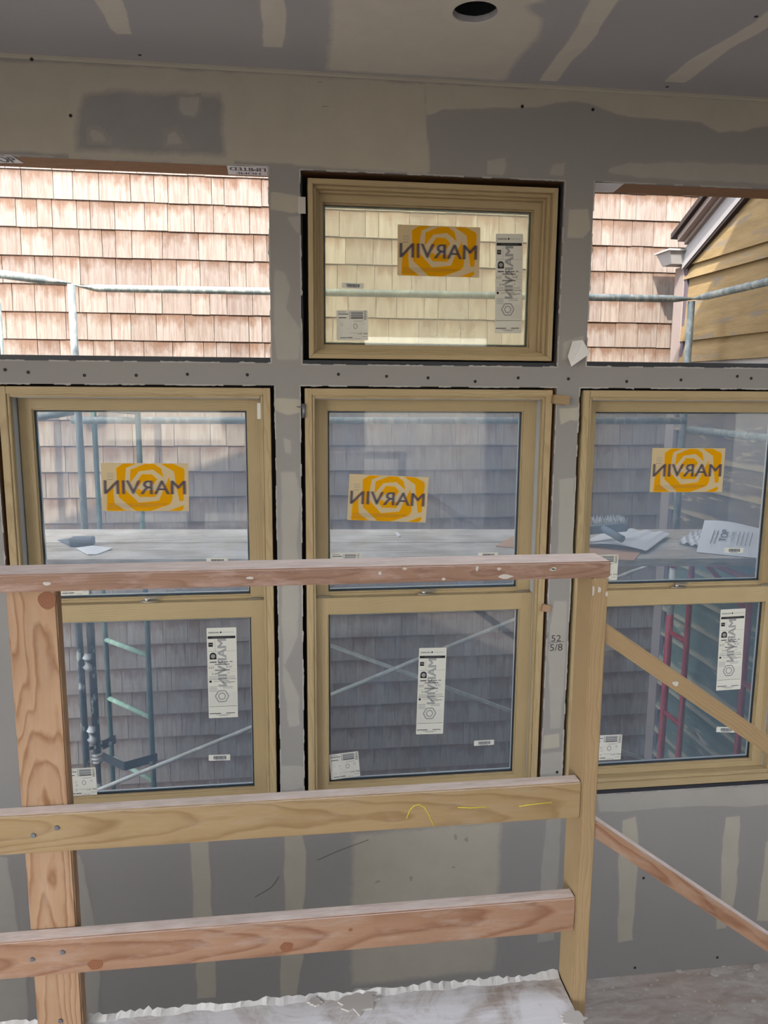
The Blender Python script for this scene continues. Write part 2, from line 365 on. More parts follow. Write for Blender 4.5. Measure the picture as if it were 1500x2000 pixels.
M['sid_green'] = siding('peeling_green_siding', [rgb(84, 104, 96), rgb(116, 134, 124), rgb(76, 92, 88)], 0.57, rgb(176, 168, 144), 4.0, edge=0.082)
M['sid_white'] = siding('patched_white_siding', [rgb(146, 141, 135), rgb(170, 167, 162), rgb(140, 133, 126)], 0.58, rgb(150, 140, 132), 7.0)
M['paint_white'] = plain('old_white_paint', rgb(160, 158, 158), 0.6, var=0.08)
M['paint_pink'] = plain('faded_pinkish_paint', rgb(150, 137, 131), 0.65, var=0.08)
M['tar'] = plain('dark_roof_edge', rgb(62, 54, 52), 0.9, var=0.3, vs=40)
M['grey_strip'] = plain('dark_purple_grey_strip', rgb(96, 88, 98), 0.7, var=0.2)
M['ground'] = plain('ground_dirt', rgb(70, 66, 60), 0.95, var=0.2)

def floor_white():
    t = NT('compound_smeared_subfloor')
    w = t.coord('World', scale=(1, 1.0, 1)); a = t.noise(w, 7, 7, 0.68, 0.8); b = t.noise(t.coord('World', scale=(0.6, 5, 1)), 18, 5, 0.6)
    c = t.mix(t.ramp(a, [(0.34, 0.0), (0.54, 1.0)]), rgb(160, 147, 136), rgb(208, 205, 203))
    c = t.mix(t.math('MULTIPLY', t.ramp(b, [(0.45, 0.0), (0.7, 1.0)]), 0.4), c, rgb(222, 222, 222))
    return t.pbr(c, 0.8, 0, t.bump(a, 0.3, 0.004), 0.2)
M['subfloor'] = floor_white()
def floor_landing():
    t = NT('dusty_landing_plywood')
    a = t.noise(t.coord('World', scale=(1, 3, 1)), 6, 7, 0.68, 0.5); b = t.noise(t.coord('World'), 2.0, 5, 0.6); c3 = t.noise(t.coord('World'), 40, 4, 0.6)
    c = t.mix(t.ramp(a, [(0.35, 0.0), (0.68, 1.0)]), rgb(150, 139, 130), rgb(184, 177, 170))
    c = t.mix(t.math('MULTIPLY', t.ramp(b, [(0.45, 0.0), (0.65, 1.0)]), 0.45), c, rgb(164, 142, 128))
    c = t.mix(t.math('MULTIPLY', t.ramp(c3, [(0.62, 0.0), (0.7, 1.0)]), 0.7), c, rgb(196, 192, 186))
    return t.pbr(c, 0.85, 0, t.bump(a, 0.25, 0.003), 0.15)
M['landing'] = floor_landing()
M['chip'] = plain('plaster_chip', rgb(178, 172, 164), 0.9)

# ------------------------------------------------------------------ the room shell
CEIL = 2.576; LAND = -1.225; XL, XR, YB = -3.0, 3.3, -6.6
WX = [-1.118, 0.0, 1.116]                      # window column offsets from the centre one
FX0, FX1 = 0.0742, 1.0613                      # frame of the centre double-hung window
FZ0, FZ1 = -0.288, 1.449
UZ0, UZ1 = 1.5435, 2.246                       # upper openings
holes = []
for i, dx in enumerate(WX):
    holes.append((FX0 + dx - 0.017, FX1 + dx + 0.017, FZ0 - 0.022, FZ1 + 0.010))
holes += [(-1.075, -0.051, UZ0, UZ1 + 0.003), (0.064, 1.076, UZ0 - 0.004, UZ1 - 0.004), (1.194, 2.19, UZ0, UZ1 - 0.002)]

def holed(mb, holes, x0, x1, z0, z1, y0, y1, m=0):
    xs = sorted({x0, x1, *[h[0] for h in holes], *[h[1] for h in holes]}); zs = sorted({z0, z1, *[h[2] for h in holes], *[h[3] for h in holes]})
    def solid(i, j):
        if i < 0 or j < 0 or i >= len(xs) - 1 or j >= len(zs) - 1: return False
        cx, cz = (xs[i] + xs[i + 1]) / 2, (zs[j] + zs[j + 1]) / 2
        return not any(h[0] < cx < h[1] and h[2] < cz < h[3] for h in holes)
    for i in range(len(xs) - 1):
        for j in range(len(zs) - 1):
            if not solid(i, j): continue
            a, b, c, d = xs[i], xs[i + 1], zs[j], zs[j + 1]
            mb.quad([(a, y0, c), (b, y0, c), (b, y0, d), (a, y0, d)], m); mb.quad([(a, y1, c), (a, y1, d), (b, y1, d), (b, y1, c)], m)
            if not solid(i - 1, j): mb.quad([(a, y0, c), (a, y0, d), (a, y1, d), (a, y1, c)], m)
            if not solid(i + 1, j): mb.quad([(b, y0, c), (b, y1, c), (b, y1, d), (b, y0, d)], m)
            if not solid(i, j - 1): mb.quad([(a, y0, c), (a, y1, c), (b, y1, c), (b, y0, c)], m)
            if not solid(i, j + 1): mb.quad([(a, y0, d), (b, y0, d), (b, y1, d), (a, y1, d)], m)

mb = MB(); holed(mb, holes, XL, XR, LAND, CEIL, 0.0, 0.016)
wall = tag(mb.build('wall_front', M['paper']), 'unpainted grey drywall wall with taped joints around the window openings', 'wall', kind='structure')
mb = MB(); holed(mb, [(h[0], h[1], h[2], h[3]) for h in holes], XL, XR, LAND - 0.3, CEIL + 0.3, 0.017, 0.15)
mb.build('framing', M['header'], wall)

def holed_x(holes, y0, y1, z0, z1, x0, x1):
    t = MB(); holed(t, holes, y0, y1, z0, z1, x0, x1); t.v = [Vector((v.y, v.x, v.z)) for v in t.v]; return t
mb = holed_x([(-6.2, -2.5, 0.0, 2.45), (-1.3, -0.12, -1.1, 1.2)], YB, 0.15, LAND, CEIL, XL - 0.1, XL)  # both openings added in the unseen wall to bring light in
tag(mb.build('wall_left', M['paper']), 'grey drywall wall on the left of the room', 'wall', kind='structure')
mb = holed_x([(-2.3, -1.1, 0.3, 2.1)], YB, 0.15, LAND, CEIL, XR, XR + 0.1)  # unseen side opening added to light the landing
tag(mb.build('wall_right', M['paper']), 'grey drywall wall on the right of the landing', 'wall', kind='structure')
mb = MB(); holed(mb, [(-2.2, -0.8, 0.8, 2.1), (1.0, 2.6, -0.4, 2.1)], XL - 0.1, XR + 0.1, LAND, CEIL, YB - 0.15, YB)  # openings added out of view to bring light from behind the camera
tag(mb.build('wall_back', M['paper']), 'grey drywall wall behind the camera with two openings added for light', 'wall', kind='structure')

# ceiling with a round hole for a recessed light and an added, unseen light shaft above the railing
HC = (0.5845, -0.523); HR = 0.067; q = 0.12
SX0, SX1, SY0, SY1 = -0.45, 2.9, -2.20, -1.22
mb = MB()
def flat_holed(mb, hl, z0, z1):
    t = MB(); holed(t, hl, XL - (0.1 if z0 > CEIL else 0), XR + (0.1 if z0 > CEIL else 0), YB, 0.15 if z0 > CEIL else 0.0, z0, z1)
    b = len(mb.v); mb.v += [Vector((v.x, v.z, v.y)) for v in t.v]; mb.f += [[b + i for i in f] for f in t.f]; mb.m += t.m; mb.sm += t.sm
LSQ = (HC[0] - q, HC[0] + q, HC[1] - q, HC[1] + q); SHF = (SX0, SX1, SY0, SY1)
flat_holed(mb, [LSQ, SHF], CEIL, CEIL + 0.018)
flat_holed(mb, [LSQ, SHF], CEIL + 0.019, CEIL + 0.28)
mb.box(HC[0] - q, HC[0] + q, HC[1] - q, HC[1] + q, CEIL + 0.2, CEIL + 0.28)
NS = 40; sq = []
for k in range(NS):
    a = 2 * math.pi * k / NS; c, s_ = math.cos(a), math.sin(a); r_ = q / max(abs(c), abs(s_))
    sq.append((HC[0] + c * r_, HC[1] + s_ * r_))
circ = [(HC[0] + math.cos(2 * math.pi * k / NS) * (HR + R.uniform(-0.0015, 0.0015)), HC[1] + math.sin(2 * math.pi * k / NS) * (HR + R.uniform(-0.0015, 0.0015))) for k in range(NS)]
for k in range(NS):
    l_ = (k + 1) % NS
    mb.quad([(*sq[k], CEIL), (*circ[k], CEIL), (*circ[l_], CEIL), (*sq[l_], CEIL)])
    mb.quad([(*circ[k], CEIL), (*circ[k], CEIL + 0.018), (*circ[l_], CEIL + 0.018), (*circ[l_], CEIL)])
ceil = tag(mb.build('ceiling', M['ceil_paper']), 'grey drywall ceiling with taped joints and a round light hole', 'ceiling', kind='structure')
dl = thing('recessed_light_can', (HC[0], HC[1], CEIL + 0.02), 'black recessed light can in the round ceiling hole', 'light fixture')
mb = MB()
for k in range(32):
    a, b = 2 * math.pi * k / 32, 2 * math.pi * (k + 1) / 32; r1 = HR + 0.006
    mb.quad([(HC[0] + r1 * math.cos(a), HC[1] + r1 * math.sin(a), CEIL + 0.02), (HC[0] + r1 * math.cos(b), HC[1] + r1 * math.sin(b), CEIL + 0.02), (HC[0] + r1 * math.cos(b), HC[1] + r1 * math.sin(b), CEIL + 0.15), (HC[0] + r1 * math.cos(a), HC[1] + r1 * math.sin(a), CEIL + 0.15)], 0, True)
mb.quad([(HC[0] + r1 * math.cos(2 * math.pi * k / 32), HC[1] + r1 * math.sin(2 * math.pi * k / 32), CEIL + 0.15) for k in range(32)])
mb.build('housing', M['black'], dl)
mb = MB(); mb.path([(HC[0] - 0.02, HC[1] - 0.01, CEIL + 0.1), (HC[0] - 0.02, HC[1], CEIL + 0.07), (HC[0] - 0.012, HC[1] + 0.005, CEIL + 0.045)], [0.006, 0.006, 0.004], 8)
mb.build('socket_wire', M['nickel'], dl)

# floors
mb = MB(); E0 = 0.668; n = 60
mb.box(XL, E0, YB, -1.335, -0.30, -0.016)
fl = tag(mb.build('floor', M['subfloor']), 'upper plywood floor smeared with white joint compound', 'floor', kind='structure')
# ragged strip of hardened compound along the floor edge
mb = MB(); prev = None; n = 220
for k in range(n + 1):
    x = -1.6 + (E0 + 1.6) * k / n
    yy = -1.330 + 0.005 * math.sin(x * 31) * math.sin(x * 13) + R.uniform(-0.004, 0.005); zz = -0.010 + R.uniform(-0.003, 0.004); yi = -1.3435 + 0.003 * math.sin(x * 47) + R.uniform(-0.003, 0.002)
    cur = (x, yy, zz, yi)
    if prev:
        a, b = prev, cur
        mb.hexa([(a[0], a[3], -0.03), (b[0], b[3], -0.03), (b[0], b[1], -0.05), (a[0], a[1], -0.05), (a[0], a[3], -0.0158), (b[0], b[3], -0.0158), b[:3], a[:3]])
    prev = cur
mb.build('compound_edge', plain('hardened_compound', rgb(196, 193, 188), 0.9), fl)
mb = MB(); mb.box(XL, XR, YB, 0.0, LAND - 0.2, LAND)
land = tag(mb.build('landing_floor', M['landing']), 'dusty lower stair landing with plaster crumbs along the wall', 'floor', kind='structure')
mb = MB()
for k in range(80):
    x = R.uniform(1.2, 2.4); y = -abs(R.gauss(0, 0.14)) - 0.005 if R.random() < 0.6 else R.uniform(-0.5, 0)
    s_ = R.uniform(0.0015, 0.0045) * (2.0 if R.random() < 0.1 else 1)
    a = R.uniform(0, 3)
    mb.hexa([(x + s_ * 1.6 * math.cos(a + j * 1.57) * R.uniform(0.7, 1.3), y + s_ * math.sin(a + j * 1.57) * R.uniform(0.7, 1.3), LAND + zz) for zz in (0, s_ * 0.8) for j in range(4)])
tag(mb.build('plaster_crumbs', M['chip']), 'white plaster crumbs scattered over the dusty landing', 'debris', kind='stuff')
for (px, py, r), lb in zip([(1395, 1902, 10), (1478, 1890, 8), (1412, 1886, 6), (1466, 1905, 7), (1325, 1896, 7)], ['largest flat white plaster lump on the landing', 'rightmost white plaster lump on the landing', 'small plaster lump on the landing right against the wall', 'small plaster lump nearest the camera at the right of the landing', 'leftmost plaster lump on the landing beside the post']):
    p = atZ(px, py, LAND); mb = MB(); s_ = r / 1500 * 3.4
    pts = [(p.x + s_ * math.cos(j * 1.05) * R.uniform(0.7, 1.2), p.y + s_ * math.sin(j * 1.05) * R.uniform(0.7, 1.2), LAND) for j in range(6)]
    mb.prism(pts, (0, 0, s_ * 0.35))
    tag(mb.build('plaster_lump', M['chip']), lb, 'debris', 'plaster lumps on the landing')

# our own roof above the ceiling: its gable outline shades the neighbour's lower wall
ov = 0.45; t_ = (2.48 - ov) / -SUN_TO.y
prof = []
for x, z in [(-3.2, -0.06), (-1.686, 0.505), (-0.245, 1.049), (0.296, 1.275), (0.72, 1.44), (4.6, 1.40)]:
    p = Vector((x, 2.48, z)) + SUN_TO * t_; prof.append((p.x, p.z))
def rtop(x):
    for (xa, za), (xb, zb) in zip(prof, prof[1:]):
        if xa <= x <= xb: return za + (zb - za) * (x - xa) / (xb - xa)
    return prof[0][1] if x < prof[0][0] else prof[-1][1]
ZB_ = CEIL + 0.285
def roofpiece(mb, x0, x1, y0, y1):
    xs = [x0] + [x for x, z in prof if x0 < x < x1] + [x1]
    xs = [x for x in xs if rtop(x) > ZB_ + 0.01]
    mb.prism([(x, y1, rtop(x)) for x in xs] + [(xs[-1], y1, ZB_), (xs[0], y1, ZB_)], (0, y0 - y1, 0))
mb = MB(); RX0, RX1 = prof[0][0] + 0.02, prof[-1][0] - 0.02
roofpiece(mb, RX0, RX1, SY1, ov); roofpiece(mb, RX0, RX1, YB - 0.3, SY0); roofpiece(mb, RX0, SX0, SY0, SY1); roofpiece(mb, SX1, RX1, SY0, SY1)
rf_ = tag(mb.build('roof', M['tar']), 'roof of the room above the drywall ceiling', 'roof', kind='structure')

mb = MB()   # pale lining of the shaft added to light the rails from above
for (xa, ya, xb, yb) in ((SX0, SY0, SX1, SY0), (SX1, SY0, SX1, SY1), (SX1, SY1, SX0, SY1), (SX0, SY1, SX0, SY0)):
    nx_, ny_ = (0, 0.006) if ya == yb == SY0 else (0, -0.006) if ya == yb else (-0.006, 0) if xa == SX1 else (0.006, 0)
    za, zb = rtop(xa) + 0.02, rtop(xb) + 0.02
    mb.quad([(xa + nx_, ya + ny_, CEIL), (xb + nx_, yb + ny_, CEIL), (xb + nx_, yb + ny_, zb), (xa + nx_, ya + ny_, za)])
    mb.quad([(xa, ya, CEIL), (xb, yb, CEIL), (xb, yb, zb), (xa, ya, za)])
mb.build('added_light_shaft', plain('added_shaft_white', rgb(222, 220, 214), 0.8), ceil)

# ------------------------------------------------------------------ taped joints and compound patches
def patch(poly, plane, mat, feather=0.012, parent=None, jit=0.004, off=0.0, name='compound_patch', hole=None):
    """poly: outline of a coat of compound on a plane of the room; it thins out towards its edge (attribute fade)"""
    W3 = [at(px, py, 0.0) if plane == 'wall' else atZ(px, py, CEIL) for px, py in poly]
    rr = random.Random(len(W3) * 7 + int(poly[0][0]))
    P2 = []
    for a, b in zip(W3, W3[1:] + W3[:1]):
        k = max(1, int((b - a).length / 0.05))
        for i in range(k):
            p = a.lerp(b, i / k); P2.append((p.x + rr.uniform(-jit, jit), (p.z if plane == 'wall' else p.y) + rr.uniform(-jit, jit)))
    if plane == 'wall': P2 = [(x, min(z, CEIL - 0.002)) for x, z in P2]
    else: P2 = [(x, min(y, -0.002)) for x, y in P2]
    segs = list(zip(P2, P2[1:] + P2[:1]))
    x0, x1 = min(p[0] for p in P2), max(p[0] for p in P2); y0, y1 = min(p[1] for p in P2), max(p[1] for p in P2)
    st = max(0.006, min(0.016, feather * 0.6)); st = max(st, math.sqrt((x1 - x0) * (y1 - y0) / 6000))
    def inside(x, y):
        c = False
        for (ax, ay), (bx, by) in segs:
            if (ay > y) != (by > y) and x < (bx - ax) * (y - ay) / (by - ay) + ax: c = not c
        return c
    def fade(x, y):
        if not inside(x, y): return 0.0
        d2 = 9.0
        for (ax, ay), (bx, by) in segs:
            dx, dy = bx - ax, by - ay; L2 = dx * dx + dy * dy + 1e-12
            t = max(0.0, min(1.0, ((x - ax) * dx + (y - ay) * dy) / L2)); ex, ey = x - ax - t * dx, y - ay - t * dy
            d2 = min(d2, ex * ex + ey * ey)
        return min(1.0, math.sqrt(d2) / feather)
    nx, ny = int((x1 - x0) / st) + 1, int((y1 - y0) / st) + 1
    F = [[fade(x0 + i * st, y0 + j * st) for j in range(ny + 1)] for i in range(nx + 1)]
    idx = {}; vs = []; fd = []; fs = []
    def vert(i, j):
        if (i, j) not in idx:
            idx[i, j] = len(vs); x, y = x0 + i * st, y0 + j * st; h = 0.0003 + off + 0.0007 * F[i][j]
            vs.append(Vector((x, -h, y)) if plane == 'wall' else Vector((x, y, CEIL - h))); fd.append(F[i][j])
        return idx[i, j]
    for i in range(nx):
        for j in range(ny):
            if max(F[i][j], F[i + 1][j], F[i][j + 1], F[i + 1][j + 1]) <= 0: continue
            cx, cy = x0 + (i + 0.5) * st, y0 + (j + 0.5) * st
            if hole and math.hypot(cx - hole[0], cy - hole[1]) < hole[2]: continue
            if plane == 'wall' and any(h[0] < cx < h[1] and h[2] < cy < h[3] for h in holes): continue
            if plane == 'wall' and cy > CEIL - 0.004 or plane != 'wall' and cy > -0.004: continue
            q = [vert(i, j), vert(i + 1, j), vert(i + 1, j + 1), vert(i, j + 1)]
            fs.append(q if plane == 'wall' else q[::-1])
    org = sum(vs, Vector()) / len(vs)
    me = bpy.data.meshes.new(name); me.from_pydata([v - org for v in vs], [], fs)
    a_ = me.attributes.new('fade', 'FLOAT', 'POINT'); a_.data.foreach_set('value', fd)
    me.polygons.foreach_set('use_smooth', [True] * len(fs)); me.update()
    return link(name, me, Matrix.Translation(org), parent, [mat])

WP = [  # wall patches: outline, material, feather, layer
 ([(-30, 112), (300, 126), (560, 140), (840, 158), (838, 230), (844, 320), (842, 346), (700, 338), (590, 331), (528, 323), (300, 314), (-30, 301)], 'mud', 0.02, 0),
 ([(148, 168), (230, 162), (320, 165), (440, 170), (452, 200), (450, 260), (458, 322), (300, 315), (136, 308), (134, 230)], 'mud_dark', 0.05, 0.0012),
 ([(346, 186), (394, 188), (392, 215), (382, 232), (358, 230), (346, 214)], 'mud_light', 0.012, 0.0024),
 ([(172, 245), (200, 252), (222, 284), (180, 284), (168, 262)], 'mud_light', 0.018, 0.0024),
 ([(322, 258), (345, 252), (368, 288), (318, 288)], 'mud_light', 0.018, 0.0024),
 ([(825, 158), (1100, 172), (1500, 193), (1560, 196), (1560, 252), (1500, 252), (1450, 260), (1402, 264), (1385, 252), (1368, 243), (1250, 236), (1200, 226), (1150, 208), (1120, 202), (1050, 213), (940, 216), (868, 218), (840, 232), (826, 226)], 'mud', 0.014, 0),
 ([(950, 310), (990, 305), (992, 325), (985, 345), (948, 343)], 'mud_light', 0.01, 0),
 ([(1078, 318), (1105, 316), (1104, 348), (1070, 346)], 'mud_light', 0.01, 0),
 ([(1187, 325), (1230, 315), (1330, 312), (1500, 318), (1540, 320), (1540, 366), (1400, 358), (1300, 354), (1250, 352), (1200, 345), (1182, 338)], 'mud_light', 0.015, 0),
 ([(527, 375), (545, 372), (594, 384), (590, 416), (570, 418), (528, 412)], 'mud', 0.006, 0.0005),
 ([(555, 420), (590, 418), (588, 460), (575, 455)], 'mud_light', 0.01, 0),
 ([(532, 520), (560, 528), (570, 560), (565, 600), (590, 640), (588, 705), (536, 705), (532, 640)], 'mud_light', 0.015, 0),
 ([(530, 775), (590, 778), (588, 806), (560, 812), (545, 808), (532, 800)], 'mud', 0.008, 0),
 ([(548, 850), (572, 856), (570, 890), (552, 885)], 'mud_light', 0.012, 0),
 ([(545, 920), (582, 918), (590, 960), (585, 1060), (590, 1120), (585, 1240), (560, 1300), (590, 1360), (588, 1420), (560, 1425), (550, 1330), (546, 1200), (548, 1080)], 'mud_light', 0.015, 0),
 ([(545, 1495), (595, 1495), (597, 1540), (545, 1545)], 'mud_light', 0.006, 0),
 ([(1108, 408), (1150, 403), (1156, 450), (1140, 470), (1105, 466)], 'mud', 0.012, 0),
 ([(1098, 665), (1140, 650), (1150, 690), (1140, 706), (1096, 705)], 'mud_light', 0.012, 0),
 ([(1090, 795), (1138, 792), (1135, 825), (1112, 823), (1094, 832)], 'mud', 0.008, 0),
 ([(1090, 935), (1124, 930), (1122, 1085), (1086, 1085)], 'mud_light', 0.01, 0),
 ([(1078, 1170), (1112, 1170), (1105, 1300), (1098, 1425), (1072, 1425), (1068, 1280)], 'mud_light', 0.012, 0),
 ([(1060, 1435), (1094, 1432), (1096, 1460), (1056, 1465)], 'mud', 0.008, 0),
 ([(1056, 1472), (1108, 1466), (1104, 1512), (1050, 1514)], 'mud_light', 0.006, 0),
 # lower wall strips
 ([(-30, 1665), (18, 1672), (35, 1790), (55, 1900), (58, 2010), (-30, 2010)], 'mud_light', 0.012, 0),
 ([(145, 1660), (160, 1668), (185, 1790), (198, 1890), (196, 1985), (160, 1985), (165, 1890), (150, 1760)], 'mud_light', 0.01, 0),
 ([(368, 1640), (408, 1640), (415, 1700), (416, 1790), (424, 1880), (425, 1950), (383, 1952), (380, 1880), (374, 1780), (373, 1700)], 'mud', 0.01, 0),
 ([(553, 1625), (592, 1622), (600, 1660), (598, 1740), (594, 1780), (594, 1870), (586, 1920), (582, 1945), (544, 1950), (547, 1860), (556, 1760), (553, 1700)], 'mud', 0.01, 0),
 ([(676, 1612), (700, 1618), (990, 1592), (986, 1700), (980, 1830), (976, 1905), (676, 1935), (674, 1830), (676, 1700)], 'mud', 0.05, 0),
 ([(1066, 1598), (1098, 1594), (1094, 1680), (1088, 1760), (1084, 1838), (1048, 1842), (1052, 1740)], 'mud_light', 0.01, 0),
 ([(1165, 1552), (1520, 1530), (1520, 1572), (1440, 1578), (1350, 1576), (1300, 1580), (1240, 1586), (1168, 1588)], 'mud_light', 0.01, 0),
 ([(1215, 1602), (1244, 1592), (1250, 1640), (1246, 1720), (1240, 1780), (1237, 1838), (1203, 1842), (1208, 1740), (1206, 1680)], 'mud', 0.01, 0),
 ([(1414, 1596), (1448, 1592), (1445, 1660), (1440, 1740), (1420, 1815), (1396, 1818), (1406, 1740), (1408, 1660)], 'mud', 0.01, 0),
 ([(1496, 1640), (1530, 1636), (1530, 1800), (1475, 1800)], 'mud', 0.01, 0),
]
for poly, m, fe, off in WP: patch(poly, 'wall', M[m], fe, wall, off=off)
CP = [
 ([(-40, -60), (-40, 40), (-10, 60), (0, -60)], 'mud_light', 0.01),
 ([(170, -40), (230, -30), (248, 20), (262, 68), (228, 68), (212, 55), (200, 30), (180, 0)], 'mud_light', 0.012),
 ([(498, -40), (556, -40), (562, 20), (560, 80), (552, 93), (512, 92), (510, 50), (503, 0)], 'mud', 0.012),
 ([(634, -60), (650, -60), (905, -60), (1080, -60), (1080, 10), (1050, 14), (1078, 34), (1070, 70), (1030, 112), (975, 190), (820, 180), (622, 170), (628, 90), (632, 30)], 'mud', 0.05),
 ([(1160, -30), (1230, -30), (1160, 80), (1110, 130), (1090, 160), (1050, 158), (1075, 120), (1120, 60)], 'mud', 0.012),
 ([(1540, -10), (1545, 30), (1430, 95), (1340, 163), (1292, 160), (1350, 112), (1450, 55)], 'mud', 0.012),
]
for poly, m, fe in CP: patch(poly, 'ceil', M['ceil_mud'], fe, ceil, hole=(HC[0], HC[1], HR + 0.012))
mb = MB(); NR = 48
for k in range(NR):
    a0, a1 = 2 * math.pi * k / NR, 2 * math.pi * (k + 1) / NR; ri, ro = HR + 0.0015, HR + 0.034
    mb.quad([(HC[0] + ri * math.cos(a0), HC[1] + ri * math.sin(a0), CEIL - 0.0018), (HC[0] + ro * math.cos(a0), HC[1] + ro * math.sin(a0), CEIL - 0.0013), (HC[0] + ro * math.cos(a1), HC[1] + ro * math.sin(a1), CEIL - 0.0013), (HC[0] + ri * math.cos(a1), HC[1] + ri * math.sin(a1), CEIL - 0.0018)], 0, True)
    mb.quad([(HC[0] + ri * math.cos(a0), HC[1] + ri * math.sin(a0), CEIL - 0.0018), (HC[0] + ri * math.cos(a1), HC[1] + ri * math.sin(a1), CEIL - 0.0018), (HC[0] + ri * math.cos(a1), HC[1] + ri * math.sin(a1), CEIL + 0.014), (HC[0] + ri * math.cos(a0), HC[1] + ri * math.sin(a0), CEIL + 0.014)], 1, True)
mb.build('compound_ring', [drywall('ring_compound', False, base=rgb(196, 190, 178)), plain('white_board_edge', rgb(214, 212, 206), 0.8)], ceil)
mb = MB()   # tape strip along the wall to ceiling corner
xs_ = [XL + (XR - XL) * k / 60 for k in range(61)]
for a, b in zip(xs_[:-1], xs_[1:]):
    mb.hexa([(a, -0.003, CEIL - 0.004), (b, -0.003, CEIL - 0.004), (b, 0, CEIL - 0.012), (a, 0, CEIL - 0.012), (a, -0.012, CEIL), (b, -0.012, CEIL), (b, 0, CEIL), (a, 0, CEIL)])
mb.build('corner_tape', drywall('corner_compound', False, base=rgb(160, 154, 140)), wall)

# screws
sm = MB(); sm.tube((0, 0, 0), (0, -0.0012, 0), 0.0062, n=10); proto = None
for px, py in [(10, 722), (55, 727), (165, 733), (266, 733), (366, 731), (483, 732), (661, 731), (755, 735), (836, 738), (928, 745), (1012, 738), (1110, 740), (1224, 745), (1330, 742), (1440, 735), (1467, 739), (1020, 208), (1158, 214), (1088, 1508), (138, 226), (1401, 1870), (1240, 1890), (62, 116), (1257, 1715)]:
    p = at(px, py, -0.0012)
    if proto is None:
        proto = sm.build('screw', M['black'], wall, origin=(0, 0, 0)); me = proto.data
        proto.matrix_basis = WM[wall.name].inverted() @ Matrix.Translation(p)
    else: link('screw', me, Matrix.Translation(p), wall)
for px, py in [(273, 108), (1303, 170), (1477, 33)]:
    p = atZ(px, py, CEIL - 0.001); link('screw', me, Matrix.Translation(p) @ Matrix.Rotation(-math.pi / 2, 4, 'X'), ceil)

# torn paper fringe round the cut edges of the board
FR = plain('torn_board_paper', rgb(158, 154, 148), 0.9)
def fringe(p0, p1, inward, wmax=0.006):
    b = MB(); p0, p1 = Vector(p0), Vector(p1); inward = Vector(inward); n = max(4, int((p1 - p0).length / 0.012)); prev = None
    for k in range(n + 1):
        p = p0.lerp(p1, k / n); w_ = R.uniform(0.001, wmax) * (1.8 if R.random() < 0.08 else 1)
        cur = (p + Vector((0, -0.0016, 0)) - inward * 0.003, p + Vector((0, -0.0012 - R.uniform(0, 0.002), 0)) + inward * w_)
        if prev and math.sin(k * 0.55 + p0.x * 9) + math.sin(k * 0.21 + p0.z * 5) > -0.4: b.quad([prev[0], cur[0], cur[1], prev[1]])
        prev = cur
    b.build('paper_fringe', FR, wall)
for h in holes:
    lower = h[3] < 1.5
    fringe((h[0], 0, h[3]), (h[1], 0, h[3]), (0, 0, -1), 0.004)
    fringe((h[0], 0, max(h[2], -0.25)), (h[0], 0, h[3]), (1, 0, 0), 0.003 if lower else 0.004); fringe((h[1], 0, max(h[2], -0.25)), (h[1], 0, h[3]), (-1, 0, 0), 0.003 if lower else 0.004)
    fringe((h[0], 0, h[2]), (h[1], 0, h[2]), (0, 0, 1), 0.003)

# sill membranes, header wrap flaps
def strip(name, x0, x1, y0, y1, z0, z1, m, parent=wall, label=None):
    b = MB(); b.box(x0, x1, y0, y1, z0, z1); o = b.build(name, M[m], parent)
    if label: o['label'] = label
    return o
strip('sill_membrane', -1.07, -0.052, 0.004, 0.15, UZ0, UZ0 + 0.0195, 'membrane')
strip('sill_membrane', 1.196, 2.19, 0.004, 0.15, UZ0, UZ0 + 0.0195, 'membrane')
strip('sill_membrane', 0.066, 1.074, 0.006, 0.15, UZ0 - 0.003, UZ0 + 0.012, 'membrane')
for dx in WX: strip('sill_membrane', FX0 + dx - 0.015, FX1 + dx + 0.015, 0.001, 0.15, FZ0 - 0.021, FZ0 - 0.004, 'membrane')

